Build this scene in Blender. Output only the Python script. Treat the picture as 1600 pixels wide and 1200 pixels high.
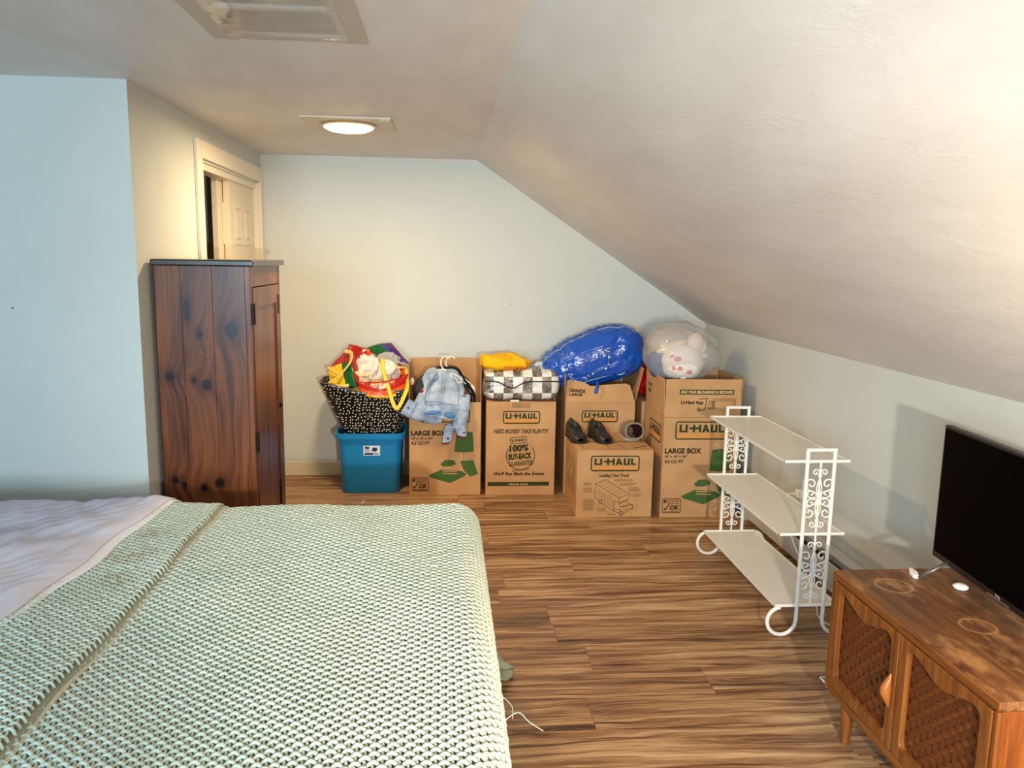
import bpy, math, random
import numpy as np
from mathutils import Vector, Matrix, noise

random.seed(7)
scene = bpy.context.scene
for o in list(bpy.data.objects):
    bpy.data.objects.remove(o)
COL = scene.collection

# ------------------------------------------------------------------ camera
F_PX, YAW, PITCH, ROLL, CAM_H = 1240.92, 0.08641, 0.15621, 0.016456, 1.51717
cam_d = bpy.data.cameras.new('camera')
cam_d.sensor_width = 36.0
cam_d.lens = F_PX / 1600.0 * 36.0
cam_d.clip_start = 0.05
cam = bpy.data.objects.new('camera', cam_d)
COL.objects.link(cam)
_f = Vector((math.sin(YAW) * math.cos(PITCH), math.cos(YAW) * math.cos(PITCH), -math.sin(PITCH)))
_r = Vector((math.cos(YAW), -math.sin(YAW), 0.0))
_u = _r.cross(_f)
_r2 = _r * math.cos(ROLL) + _u * math.sin(ROLL)
_u2 = -_r * math.sin(ROLL) + _u * math.cos(ROLL)
cam.matrix_world = Matrix(((_r2.x, _u2.x, -_f.x, 0.0), (_r2.y, _u2.y, -_f.y, 0.0),
                           (_r2.z, _u2.z, -_f.z, CAM_H), (0, 0, 0, 1)))
scene.camera = cam

# ------------------------------------------------------------------ exposure, world, daylight
scene.view_settings.view_transform = 'Standard'
scene.view_settings.look = 'None'
scene.view_settings.gamma = 1.0
scene.view_settings.use_curve_mapping = False
scene.view_settings.exposure = -0.50

world = bpy.data.worlds.new('sky')
scene.world = world
world.use_nodes = True
wn = world.node_tree
wn.nodes['Background'].inputs[0].default_value = (0.62, 0.80, 1.0, 1)
wn.nodes['Background'].inputs[1].default_value = 1.0

WIN = (-2.15, -0.65, 0.85, 2.05)      # rear window opening x0 x1 z0 z1 in the wall behind the camera
REAR = -2.4
day = bpy.data.lights.new('daylight', 'AREA')
day.shape = 'RECTANGLE'
day.size = 1.5
day.size_y = 1.2
day.energy = 290
day.color = (0.52, 0.79, 1.0)
day_o = bpy.data.objects.new('daylight', day)
COL.objects.link(day_o)
day_o.location = (-1.40, REAR - 0.3, 1.5)
day_o.rotation_euler = (math.radians(86), 0, math.radians(-8))

LAMP_A = (0.40, -0.75, 1.31)         # reflector floor lamp beside the photographer
LAMP_B = (1.28, 1.0, 0.92)          # low lamp past the right edge of the view
POWER_A, POWER_B, POWER_C = 540, 30, 42
WARM = (1.0, 0.74, 0.44)
WHITE = (1.0, 0.91, 0.78)

# ------------------------------------------------------------------ helpers
def lin(c):
    return tuple((v / 12.92 if v <= 0.04045 else ((v + 0.055) / 1.055) ** 2.4) for v in [x / 255.0 for x in c])

MATS = {}
def mat(name, rgb, rough=0.6, spec=0.4, metal=0.0, bump=0.0, bscale=80.0, var=0.0, vscale=6.0, alpha=1.0,
        stretch=(1, 1, 1), coat=0.0, sheen=0.0, emit=None, estr=0.0, bdetail=3.0):
    if name in MATS:
        return MATS[name]
    m = bpy.data.materials.new(name)
    m.use_nodes = True
    nt = m.node_tree
    b = nt.nodes['Principled BSDF']
    c = lin(rgb)
    b.inputs['Base Color'].default_value = (*c, 1)
    b.inputs['Roughness'].default_value = rough
    b.inputs['Specular IOR Level'].default_value = spec
    b.inputs['Metallic'].default_value = metal
    b.inputs['Coat Weight'].default_value = coat
    b.inputs['Sheen Weight'].default_value = sheen
    if alpha < 1:
        b.inputs['Alpha'].default_value = alpha
    if emit:
        b.inputs['Emission Color'].default_value = (*lin(emit), 1)
        b.inputs['Emission Strength'].default_value = estr
    if bump > 0 or var > 0:
        tc = nt.nodes.new('ShaderNodeTexCoord')
        mp = nt.nodes.new('ShaderNodeMapping')
        mp.inputs['Scale'].default_value = stretch
        nt.links.new(tc.outputs['Object'], mp.inputs[0])
        if var > 0:
            n = nt.nodes.new('ShaderNodeTexNoise')
            n.inputs['Scale'].default_value = vscale
            n.inputs['Detail'].default_value = 4
            nt.links.new(mp.outputs[0], n.inputs['Vector'])
            rp = nt.nodes.new('ShaderNodeValToRGB')
            rp.color_ramp.elements[0].position = 0.3
            rp.color_ramp.elements[1].position = 0.7
            rp.color_ramp.elements[0].color = (*[max(0, x * (1 - var)) for x in c], 1)
            rp.color_ramp.elements[1].color = (*[min(1, x * (1 + var)) for x in c], 1)
            nt.links.new(n.outputs[0], rp.inputs[0])
            nt.links.new(rp.outputs[0], b.inputs['Base Color'])
        if bump > 0:
            n2 = nt.nodes.new('ShaderNodeTexNoise')
            n2.inputs['Scale'].default_value = bscale
            n2.inputs['Detail'].default_value = bdetail
            nt.links.new(mp.outputs[0], n2.inputs['Vector'])
            bp = nt.nodes.new('ShaderNodeBump')
            bp.inputs['Strength'].default_value = bump
            bp.inputs['Distance'].default_value = 0.01
            nt.links.new(n2.outputs[0], bp.inputs['Height'])
            nt.links.new(bp.outputs[0], b.inputs['Normal'])
    MATS[name] = m
    return m

class NT:
    """tiny node-graph helper"""
    def __init__(self, name, rough=0.5, spec=0.4, coat=0.0):
        self.m = bpy.data.materials.new(name)
        MATS[name] = self.m
        self.m.use_nodes = True
        self.t = self.m.node_tree
        self.b = self.t.nodes['Principled BSDF']
        self.b.inputs['Roughness'].default_value = rough
        self.b.inputs['Specular IOR Level'].default_value = spec
        self.b.inputs['Coat Weight'].default_value = coat
    def n(self, kind, ins=None, **props):
        nd = self.t.nodes.new('ShaderNode' + kind)
        for k, v in props.items():
            setattr(nd, k, v)
        for k, v in (ins or {}).items():
            if hasattr(v, 'is_output'):
                self.t.links.new(v, nd.inputs[k])
            else:
                nd.inputs[k].default_value = v
        return nd
    def math(self, op, a, b=0.0, c=0.0):
        return self.n('Math', {0: a, 1: b, 2: c}, operation=op).outputs[0]
    def mapr(self, v, a, b, c=0.0, d=1.0, smooth=True):
        return self.n('MapRange', {0: v, 1: a, 2: b, 3: c, 4: d},
                      interpolation_type='SMOOTHSTEP' if smooth else 'LINEAR').outputs[0]
    def mix(self, f, a, b):
        nd = self.t.nodes.new('ShaderNodeMix')
        nd.data_type = 'RGBA'
        for i, v in ((0, f), (6, a), (7, b)):
            if hasattr(v, 'is_output'):
                self.t.links.new(v, nd.inputs[i])
            else:
                nd.inputs[i].default_value = v if i == 0 else (*v, 1)
        return nd.outputs[2]
    def ramp(self, v, stops):
        nd = self.n('ValToRGB', {0: v})
        cr = nd.color_ramp
        while len(cr.elements) < len(stops):
            cr.elements.new(0.5)
        for e, (p, c) in zip(cr.elements, stops):
            e.position = p
            e.color = (*c, 1)
        return nd.outputs[0]
    def out(self, col=None, bump=None, strength=0.3, dist=0.01, rough=None):
        if col is not None:
            self.t.links.new(col, self.b.inputs['Base Color'])
        if rough is not None:
            self.t.links.new(rough, self.b.inputs['Roughness'])
        if bump is not None:
            bp = self.n('Bump', {'Strength': strength, 'Distance': dist, 'Height': bump})
            self.t.links.new(bp.outputs[0], self.b.inputs['Normal'])
        return self.m

def wl(o):
    v = Vector((0, 0, 0))
    while o is not None:
        v += o.location
        o = o.parent
    return v

def setp(o, label=None, cat=None, group=None, kind=None):
    if label: o['label'] = label
    if cat: o['category'] = cat
    if group: o['group'] = group
    if kind: o['kind'] = kind
    return o

def thing(name, label, cat, loc=(0, 0, 0), group=None):
    o = bpy.data.objects.new(name, None)
    o.empty_display_size = 0.05
    COL.objects.link(o)
    o.location = loc
    return setp(o, label, cat, group)

def link(name, me, parent=None):
    o = bpy.data.objects.new(name, me)
    COL.objects.link(o)
    if parent is not None:
        o.parent = parent
    return o

class MB:
    def __init__(self):
        self.v, self.f, self.mi = [], [], []
    def add(self, vs, fs, mi=0):
        k = len(self.v)
        self.v += [tuple(p) for p in vs]
        self.f += [tuple(i + k for i in f) for f in fs]
        self.mi += [mi] * len(fs)
        return self
    def box(self, x0, x1, y0, y1, z0, z1, mi=0):
        vs = [(x, y, z) for z in (z0, z1) for y in (y0, y1) for x in (x0, x1)]
        return self.add(vs, [(0, 2, 3, 1), (4, 5, 7, 6), (0, 1, 5, 4), (2, 6, 7, 3), (0, 4, 6, 2), (1, 3, 7, 5)], mi)
    def slab(self, o, ex, ey, ez, mi=0):
        """parallelepiped from a corner and three edge vectors"""
        o, ex, ey, ez = map(Vector, (o, ex, ey, ez))
        vs = [o + ex * a + ey * b + ez * c for c in (0, 1) for b in (0, 1) for a in (0, 1)]
        return self.add(vs, [(0, 2, 3, 1), (4, 5, 7, 6), (0, 1, 5, 4), (2, 6, 7, 3), (0, 4, 6, 2), (1, 3, 7, 5)], mi)
    def prism(self, poly, fn, d0, d1, mi=0):
        """poly 2D (a,b) ; fn(a,b,d)->xyz"""
        n = len(poly)
        vs = [fn(a, b, d0) for a, b in poly] + [fn(a, b, d1) for a, b in poly]
        fs = [tuple(range(n))[::-1], tuple(range(n, 2 * n))] + [(i, (i + 1) % n, n + (i + 1) % n, n + i) for i in range(n)]
        return self.add(vs, fs, mi)
    def ring(self, outer, inner, fn, d0, d1, mi=0):
        n = len(outer)
        vs = [fn(a, b, d) for d in (d0, d1) for P in (outer, inner) for a, b in P]
        fs = []
        for i in range(n):
            j = (i + 1) % n
            fs += [(i, n + i, n + j, j), (2 * n + i, 2 * n + j, 3 * n + j, 3 * n + i),
                   (i, j, 2 * n + j, 2 * n + i), (n + i, 3 * n + i, 3 * n + j, n + j)]
        return self.add(vs, fs, mi)
    def tube(self, path, r, n=8, closed=False, caps=True, flat=None, mi=0, up=(0, 0, 1)):
        P = [Vector(p) for p in path]
        m = len(P)
        R = r if isinstance(r, (list, tuple)) else [r] * m
        vs = []
        nv = None
        for i in range(m):
            a = P[(i - 1) % m] if (closed or i > 0) else P[i]
            b = P[(i + 1) % m] if (closed or i < m - 1) else P[i]
            t = (b - a)
            t = t.normalized() if t.length > 1e-9 else Vector((0, 0, 1))
            if nv is None:
                nv = Vector(up) - t * Vector(up).dot(t)
                if nv.length < 1e-3:
                    nv = Vector((1, 0.1, 0)) - t * Vector((1, 0.1, 0)).dot(t)
            else:
                nv = nv - t * nv.dot(t)
            nv.normalize()
            bv = t.cross(nv)
            ri = R[i]
            ra, rb = ri if isinstance(ri, (list, tuple)) else (ri, ri * (flat or 1))
            for k in range(n):
                an = 2 * math.pi * k / n
                vs.append(P[i] + nv * (math.sin(an) * rb) + bv * (math.cos(an) * ra))
        fs = []
        for i in range(m if closed else m - 1):
            for k in range(n):
                i2 = (i + 1) % m
                fs.append((i * n + k, i * n + (k + 1) % n, i2 * n + (k + 1) % n, i2 * n + k))
        if caps and not closed:
            fs.append(tuple(range(n))[::-1])
            fs.append(tuple(range((m - 1) * n, m * n)))
        return self.add(vs, fs, mi)
    def lathe(self, prof, c=(0, 0, 0), n=24, mi=0):
        vs = [(c[0] + r * math.cos(2 * math.pi * k / n), c[1] + r * math.sin(2 * math.pi * k / n), c[2] + z)
              for r, z in prof for k in range(n)]
        fs = [(i * n + k, i * n + (k + 1) % n, (i + 1) * n + (k + 1) % n, (i + 1) * n + k)
              for i in range(len(prof) - 1) for k in range(n)]
        fs += [tuple(range(n))[::-1], tuple(range((len(prof) - 1) * n, len(prof) * n))]
        return self.add(vs, fs, mi)
    def grid(self, fn, nu, nv, cu=False, mi=None):
        """fn(s,t)->xyz with s,t in 0..1 ; cu closes s"""
        mu = nu if cu else nu + 1
        vs = [fn(i / nu, j / nv) for j in range(nv + 1) for i in range(mu)]
        k = len(self.v)
        self.v += [tuple(p) for p in vs]
        for j in range(nv):
            for i in range(nu):
                i2 = (i + 1) % mu
                self.f.append((k + j * mu + i, k + j * mu + i2, k + (j + 1) * mu + i2, k + (j + 1) * mu + i))
                self.mi.append(mi((i + .5) / nu, (j + .5) / nv) if mi else 0)
        return self
    def blob(self, fn, nu=40, nv=24, mi=None):
        """fn(direction unit vector)->xyz"""
        def g(s, t):
            th = 2 * math.pi * s
            ph = -math.pi / 2 + math.pi * min(max(t, 0.004), 0.996)
            return fn(Vector((math.cos(ph) * math.cos(th), math.cos(ph) * math.sin(th), math.sin(ph))))
        return self.grid(g, nu, nv, True, mi)
    def build(self, name, m, parent=None, smooth=False, bevel=0.0, seg=2, solid=0.0, sub=0, local=False, angle=None):
        off = wl(parent) if (parent is not None and not local) else Vector((0, 0, 0))
        me = bpy.data.meshes.new(name)
        me.from_pydata([(x - off.x, y - off.y, z - off.z) for x, y, z in self.v], [], self.f)
        ms = m if isinstance(m, (list, tuple)) else [m]
        for q in ms:
            me.materials.append(q)
        if len(ms) > 1:
            me.polygons.foreach_set('material_index', self.mi)
        me.update()
        if smooth:
            me.polygons.foreach_set('use_smooth', [True] * len(me.polygons))
            if angle:
                me.set_sharp_from_angle(angle=math.radians(angle))
        o = link(name, me, parent)
        if solid:
            md = o.modifiers.new('solid', 'SOLIDIFY')
            md.thickness = solid
            md.offset = 0
        if sub:
            md = o.modifiers.new('sub', 'SUBSURF')
            md.levels = md.render_levels = sub
        if bevel:
            md = o.modifiers.new('bevel', 'BEVEL')
            md.width = bevel
            md.segments = seg
            md.limit_method = 'ANGLE'
            md.angle_limit = math.radians(40)
        return o

def bx(name, dims, m, parent=None, bevel=0.0, **k):
    return MB().box(*dims).build(name, m, parent, bevel=bevel, **k)

def rrect(x0, x1, z0, z1, r, n=5):
    P = []
    for cx, cz, a0 in ((x1 - r, z1 - r, 0), (x0 + r, z1 - r, 90), (x0 + r, z0 + r, 180), (x1 - r, z0 + r, 270)):
        for i in range(n + 1):
            a = math.radians(a0 + 90 * i / n)
            P.append((cx + r * math.cos(a), cz + r * math.sin(a)))
    return P

def sm(pts, n=6, closed=False):
    """Catmull-Rom through 3D points"""
    P = [Vector(p) for p in pts]
    out = []
    m = len(P)
    for i in range(m if closed else m - 1):
        g = (lambda k: P[k % m]) if closed else (lambda k: P[min(max(k, 0), m - 1)])
        a, b, c, d = g(i - 1), g(i), g(i + 1), g(i + 2)
        for k in range(n):
            t = k / n
            out.append(0.5 * ((2 * b) + (c - a) * t + (2 * a - 5 * b + 4 * c - d) * t * t + (3 * b - a - 3 * c + d) * t ** 3))
    if not closed:
        out.append(P[-1])
    return out

def nz(p, s, seed=0.0):
    return noise.noise(Vector((p[0] * s + seed, p[1] * s + seed * 1.7, p[2] * s - seed)))

def ridge(p, s, seed=0.0):
    return (1 - abs(nz(p, s, seed)) * 2.2)

# ------------------------------------------------------------------ lettering (flat print)
_TXT = {}
def txt_raw(s, bold=0.0, shear=0.0):
    key = (s, bold, shear)
    if key not in _TXT:
        cu = bpy.data.curves.new('lettering', 'FONT')
        cu.body = s
        cu.offset = bold
        cu.shear = shear
        cu.resolution_u = 3
        o = bpy.data.objects.new('lettering', cu)
        COL.objects.link(o)
        dg = bpy.context.evaluated_depsgraph_get()
        me = bpy.data.meshes.new_from_object(o.evaluated_get(dg))
        vs = [(v.co.x, v.co.y) for v in me.vertices]
        fs = [tuple(p.vertices) for p in me.polygons]
        bpy.data.objects.remove(o)
        bpy.data.curves.remove(cu)
        bpy.data.meshes.remove(me)
        x0 = min(v[0] for v in vs); x1 = max(v[0] for v in vs)
        y0 = min(v[1] for v in vs); y1 = max(v[1] for v in vs)
        _TXT[key] = ([((x - x0) / (x1 - x0), (y - y0) / (y1 - y0)) for x, y in vs], fs)
    return _TXT[key]

class Print:
    """flat print laid on a face: 2D coordinates (a right, b up) mapped by fn(a,b)->xyz"""
    def __init__(self, fn):
        self.fn, self.mb = fn, MB()
    def poly(self, P):
        self.mb.add([self.fn(a, b) for a, b in P], [tuple(range(len(P)))])
        return self
    def rect(self, a0, a1, b0, b1):
        return self.poly([(a0, b0), (a1, b0), (a1, b1), (a0, b1)])
    def frame(self, a0, a1, b0, b1, r, w):
        O = rrect(a0, a1, b0, b1, r); I = rrect(a0 + w, a1 - w, b0 + w, b1 - w, max(r - w, w * .3))
        n = len(O)
        self.mb.add([self.fn(a, b) for a, b in O + I], [(i, (i + 1) % n, n + (i + 1) % n, n + i) for i in range(n)])
        return self
    def line(self, pts, w):
        for (a, b), (c, d) in zip(pts[:-1], pts[1:]):
            L = math.hypot(c - a, d - b) or 1
            px, py = -(d - b) / L * w / 2, (c - a) / L * w / 2
            ex, ey = (c - a) / L * w * .3, (d - b) / L * w * .3
            self.poly([(a + px - ex, b + py - ey), (a - px - ex, b - py - ey), (c - px + ex, d - py + ey), (c + px + ex, d + py + ey)])
        return self
    def text(self, s, a0, b0, w, h, bold=0.02, shear=0.0, rot=0.0):
        vs, fs = txt_raw(s, bold, shear)
        c, q = math.cos(rot), math.sin(rot)
        pts = [(a0 + x * w * c - y * h * q, b0 + x * w * q + y * h * c) for x, y in vs]
        self.mb.add([self.fn(a, b) for a, b in pts], fs)
        return self
    def build(self, name, m, parent):
        return self.mb.build(name, m, parent)

def uhaul_letters(p, a0, b0, w, h):
    """the block U-HAUL lettering inside a w x h rectangle"""
    def R(x0, x1, y0, y1): p.rect(a0 + x0 * w, a0 + x1 * w, b0 + y0 * h, b0 + y1 * h)
    def G(P): p.poly([(a0 + x * w, b0 + y * h) for x, y in P])
    s = .05
    R(0, s, .0, 1); R(.135, .135 + s, 0, 1); R(s, .135, 0, .24)             # U
    R(.225, .315, .40, .66)                                                  # dash runs into H
    R(.30, .30 + s, 0, 1); R(.435, .435 + s, 0, 1); R(.30 + s, .435, .40, .66)
    G([(.505, 0), (.56, 0), (.605, 1), (.565, 1)]); G([(.605, 1), (.565, 1), (.625, 0), (.68, 0)])
    R(.55, .635, .18, .40)                                                   # A
    R(.70, .70 + s, 0, 1); R(.80, .80 + s, 0, 1); R(.70 + s, .80, 0, .24)    # U
    R(.875, .875 + s, 0, 1); R(.875 + s, 1, 0, .24)                          # L

# ------------------------------------------------------------------ materials of the room
XL, XC, XK, D, H, ZK, YB = -1.2065, 0.2121, 1.8416, 5.487, 2.168, 1.0896, 3.273
XW = -2.4

m_wall = mat('wall_paint', (208, 212, 206), 0.75, 0.3, bump=0.12, bscale=160, var=0.02, vscale=3)
m_trim = mat('trim_paint', (236, 228, 208), 0.45, 0.4, bump=0.04, bscale=60)
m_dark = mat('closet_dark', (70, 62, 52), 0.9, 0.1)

def make_ceiling():
    g = NT('ceiling_paint', 0.5, 0.3)
    tc = g.n('TexCoord')
    mp = g.n('Mapping', {0: tc.outputs['Object'], 3: (5, 1.6, 5)})
    n1 = g.n('TexNoise', {'Vector': mp.outputs[0], 'Scale': 2.6, 'Detail': 6, 'Roughness': 0.6, 'Distortion': 0.8})
    n2 = g.n('TexNoise', {'Vector': tc.outputs['Object'], 'Scale': 60, 'Detail': 3})
    n3 = g.n('TexNoise', {'Vector': mp.outputs[0], 'Scale': 1.1, 'Detail': 3})
    col = g.ramp(n3.outputs[0], [(0.3, lin((220, 215, 211))), (0.7, lin((230, 226, 223)))])
    h = g.math('ADD', g.math('MULTIPLY', g.mapr(n1.outputs[0], .42, .60), 1.0), g.math('MULTIPLY', n2.outputs[0], .12))
    return g.out(col, h, 0.075, 0.01, g.mapr(n1.outputs[0], .35, .65, .45, .62))
m_ceil = make_ceiling()

def make_floor():
    g = NT('laminate_floor', 0.36, 0.45)
    tc = g.n('TexCoord')
    oi = g.n('ObjectInfo')
    off = g.n('CombineXYZ', {0: g.math('MULTIPLY', oi.outputs['Random'], 37.0), 1: g.math('MULTIPLY', oi.outputs['Random'], 91.0), 2: 0.0})
    v = g.n('VectorMath', {0: tc.outputs['Object'], 1: off.outputs[0]}, operation='ADD').outputs[0]
    mpw = g.n('Mapping', {0: v, 3: (1.1, 6, 1)})
    warp = g.n('TexNoise', {'Vector': mpw.outputs[0], 'Scale': 1.6, 'Detail': 3})
    vy = g.n('CombineXYZ', {0: 0.0, 1: g.math('MULTIPLY', warp.outputs[0], 0.10), 2: 0.0})
    v2 = g.n('VectorMath', {0: v, 1: vy.outputs[0]}, operation='ADD').outputs[0]
    a = g.n('TexNoise', {'Vector': g.n('Mapping', {0: v2, 3: (1.0, 22, 1)}).outputs[0], 'Scale': 1.5, 'Detail': 6, 'Roughness': .62})
    b = g.n('TexNoise', {'Vector': g.n('Mapping', {0: v2, 3: (1.6, 75, 1)}).outputs[0], 'Scale': 2.0, 'Detail': 4, 'Roughness': .6})
    c = g.n('TexNoise', {'Vector': g.n('Mapping', {0: v2, 3: (.5, 9, 1)}).outputs[0], 'Scale': 1.3, 'Detail': 2})
    t = g.math('ADD', g.math('MULTIPLY', a.outputs[0], .62), g.math('ADD', g.math('MULTIPLY', b.outputs[0], .25), g.math('MULTIPLY', c.outputs[0], .13)))
    t = g.math('ADD', t, g.math('MULTIPLY', g.math('SUBTRACT', oi.outputs['Random'], .5), .05))
    t = g.math('ADD', g.math('MULTIPLY', g.math('SUBTRACT', t, .5), 1.25), .512)
    col = g.ramp(t, [(0.35, lin((60, 37, 22))), (0.43, lin((108, 73, 46))), (0.49, lin((142, 103, 68))), (0.55, lin((169, 130, 91))), (0.65, lin((200, 166, 124)))])
    return g.out(col, b.outputs[0], 0.06, 0.004, g.mapr(a.outputs[0], .3, .7, .30, .44))
m_floor = make_floor()

# ------------------------------------------------------------------ room shell
def struct(name, mb, m, **k):
    o = mb.build(name, m, None, **k)
    o['kind'] = 'structure'
    return o

floor = struct('floor', MB().box(XW, XK, REAR, D, -0.06, -0.012), mat('floor_joint', (52, 33, 20), .8))
PW = 0.19
_unit = {}
def plank(x0, x1, y0, y1):
    key = (round(x1 - x0, 3), round(y1 - y0, 3))
    if key not in _unit:
        w, d = x1 - x0 - .0012, y1 - y0 - .0012
        o = MB().box(-w / 2, w / 2, -d / 2, d / 2, -.012, 0).build('plank', m_floor, floor)
        _unit[key] = o.data
    else:
        o = link('plank', _unit[key], floor)
    o.location = ((x0 + x1) / 2, (y0 + y1) / 2, 0)
rp = random.Random(3)
y = 2.36 - PW * 26
fixed = {2.36: .50, 2.74: .56, 2.55: -.25}
while y < D - .01:
    ya, yb = max(y, REAR), min(y + PW, D)
    st = fixed.get(round(y, 2))
    x = (st - 1.22 * 4) if st is not None else XW - rp.choice([.1, .35, .55, .75, .95, 1.1]) - rp.random() * .1
    while x < XK - .02:
        xa, xb = max(x, XW), min(x + 1.22, XK)
        if xb - xa > .03:
            plank(xa, xb, ya, yb)
        x += 1.22
    y += PW

# flat ceiling with the opening of the covered vent
VX0, VX1, VY0, VY1 = -0.635, -0.300, 2.02, 2.575
c = MB()
c.box(XW, VX0, REAR, D, H, H + .08).box(VX1, XC, REAR, D, H, H + .08)
c.box(VX0, VX1, REAR, VY0, H, H + .08).box(VX0, VX1, VY1, D, H, H + .08)
ceiling = struct('ceiling', c, m_ceil)
sl = Vector((XK - XC, 0, ZK - H)).normalized()
sn = Vector((-sl.z, 0, sl.x))
s = MB()
nseg = 24
def slope_pt(a, b):
    p = Vector((XC, 0, H)).lerp(Vector((XK, 0, ZK)), a)
    yy = REAR + (D - REAR) * b
    w = 0.007 * noise.noise(Vector((a * 2.2, yy * .8, 3))) * math.sin(math.pi * a) * min(1, (D - yy) * 2)
    return (p.x - sn.x * w, yy, p.z - sn.z * w)
s.grid(slope_pt, nseg, 60)
slope = struct('ceiling_slope', s, m_ceil, smooth=True)
MB().slab(Vector((XC, REAR, H)) + sn * .03, Vector((XK - XC, 0, ZK - H)), (0, D - REAR, 0), sn * .05).build('roof_board', m_ceil, slope)
# walls
gable = [(XW, 0), (XK, 0), (XK, ZK), (XC, H), (XW, H)]
struct('wall_back', MB().prism(gable, lambda a, b, d: (a, d, b), D, D + .1), m_wall)
OY0, OY1, OZ = 4.165, 5.405, 1.972
struct('wall_left', MB().box(XL - .11, XL, YB, OY0, 0, H).box(XL - .11, XL, OY1, D, 0, H).box(XL - .11, XL, OY0, OY1, OZ, H), m_wall)
struct('wall_alcove', MB().box(XW, XL - .11, YB, YB + .1, 0, H), m_wall)
struct('wall_knee', MB().box(XK, XK + .1, REAR, D, 0, ZK), m_wall)
struct('wall_bed', MB().box(XW - .1, XW, REAR, D, 0, H), m_wall)
wx0, wx1, wz0, wz1 = WIN
r = MB()
r.box(XW, wx0, REAR - .1, REAR, 0, H).box(wx0, wx1, REAR - .1, REAR, 0, wz0).box(wx0, wx1, REAR - .1, REAR, wz1, H)
r.prism([(wx1, 0), (XK, 0), (XK, ZK), (XC, H), (wx1, H)], lambda a, b, d: (a, d, b), REAR - .1, REAR)
struct('wall_rear', r, m_wall)
win = struct('window_1', MB().ring([(wx0 - .08, wz0 - .08), (wx1 + .08, wz0 - .08), (wx1 + .08, wz1 + .08), (wx0 - .08, wz1 + .08)],
             [(wx0, wz0), (wx1, wz0), (wx1, wz1), (wx0, wz1)], lambda a, b, d: (a, d, b), REAR, REAR + .02), m_trim)
MB().box(wx0, wx1, REAR - .06, REAR - .03, (wz0 + wz1) / 2 - .02, (wz0 + wz1) / 2 + .02).box((wx0 + wx1) / 2 - .02, (wx0 + wx1) / 2 + .02, REAR - .06, REAR - .03, wz0, wz1).build('glazing_bar', m_trim, win)
bx('window_sill', (wx0 - .1, wx1 + .1, REAR, REAR + .09, wz0 - .11, wz0 - .08), m_trim, win)

bb = struct('baseboard_back', MB().box(XL, XK, D - .014, D, 0, .082), m_trim, bevel=.003)
bx('top_moulding', (XL, XK, D - .010, D, .082, .10), m_trim, bb, bevel=.003)
bb = struct('baseboard_left', MB().box(XL, XL + .014, YB, OY0 - .095, 0, .082), m_trim, bevel=.003)

# small nail marks left in the plaster
for nm, p, lab in (('picture_nail', (.453, D - .004, 1.209), 'tiny dark nail left in the back wall above the striped bag'),
                   ('picture_nail', (-1.684, YB - .004, 1.296), 'tiny dark nail left in the pale blue wall beside the bed')):
    o = MB().lathe([(.0025, -.004), (.0035, 0), (.0015, .002)], (0, 0, 0), 8).build(nm, mat('nail_steel', (70, 66, 60), .4, metal=.8))
    o.rotation_euler = (math.radians(90), 0, 0)
    o.location = p
    setp(o, lab, 'nail')

# closet opening in the left wall: casing, jambs, two sliding six-panel doors pushed to the far end
door = struct('door_1', MB().box(XL, XL + .018, OY0 - .095, OY0 - .005, 0, OZ + .10), m_trim, bevel=.004)
bx('casing', (XL, XL + .018, OY1 + .005, D - .001, 0, OZ + .10), m_trim, door, .004)
bx('head_casing', (XL, XL + .019, OY0 - .005, OY1 + .005, OZ + .012, OZ + .10), m_trim, door, .004)
bx('jamb', (XL - .11, XL + .004, OY0 - .006, OY0 + .001, 0, OZ), m_trim, door)
bx('jamb', (XL - .11, XL + .004, OY1 - .012, OY1 + .006, 0, OZ), m_trim, door)
bx('track', (XL - .095, XL - .012, OY0, OY1, OZ - .035, OZ + .01), m_trim, door, .002)
m_door = mat('door_paint', (232, 222, 200), 0.5, 0.4, bump=.05, bscale=40)
def leaf(x, y0, y1, z0, z1):
    o = bx('door_leaf', (x - .033, x, y0, y1, z0, z1), m_door, door, .003)
    w = (y1 - y0)
    for (pz0, pz1) in ((z1 - .38, z1 - .14), (z1 - 1.08, z1 - .50), (z0 + .15, z0 + .72)):
        for k in (0, 1):
            a = y0 + w * (.14 + .40 * k); b = a + w * .32
            P = [(a, pz0), (b, pz0), (b, pz1), (a, pz1)]
            Q = [(a + .028, pz0 + .028), (b - .028, pz0 + .028), (b - .028, pz1 - .028), (a + .028, pz1 - .028)]
            mb = MB()
            mb.ring(P, Q, lambda u, v, d: (d, u, v), x + .0005, x + .006)
            mb.prism([(u, v) for u, v in [(Q[0][0] + .012, Q[0][1] + .012), (Q[1][0] - .012, Q[1][1] + .012), (Q[2][0] - .012, Q[2][1] - .012), (Q[3][0] + .012, Q[3][1] - .012)]],
                     lambda u, v, d: (d, u, v), x + .0005, x + .008)
            mb.build('raised_panel', m_door, o, bevel=.003)
leaf(XL - .030, 4.80, 5.39, .012, OZ - .02)
leaf(XL - .068, 4.70, 5.29, .012, OZ - .02)
struct('wall_closet', MB().box(XW + .35, XW + .4, YB + .1, D, 0, H), m_dark)

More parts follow.
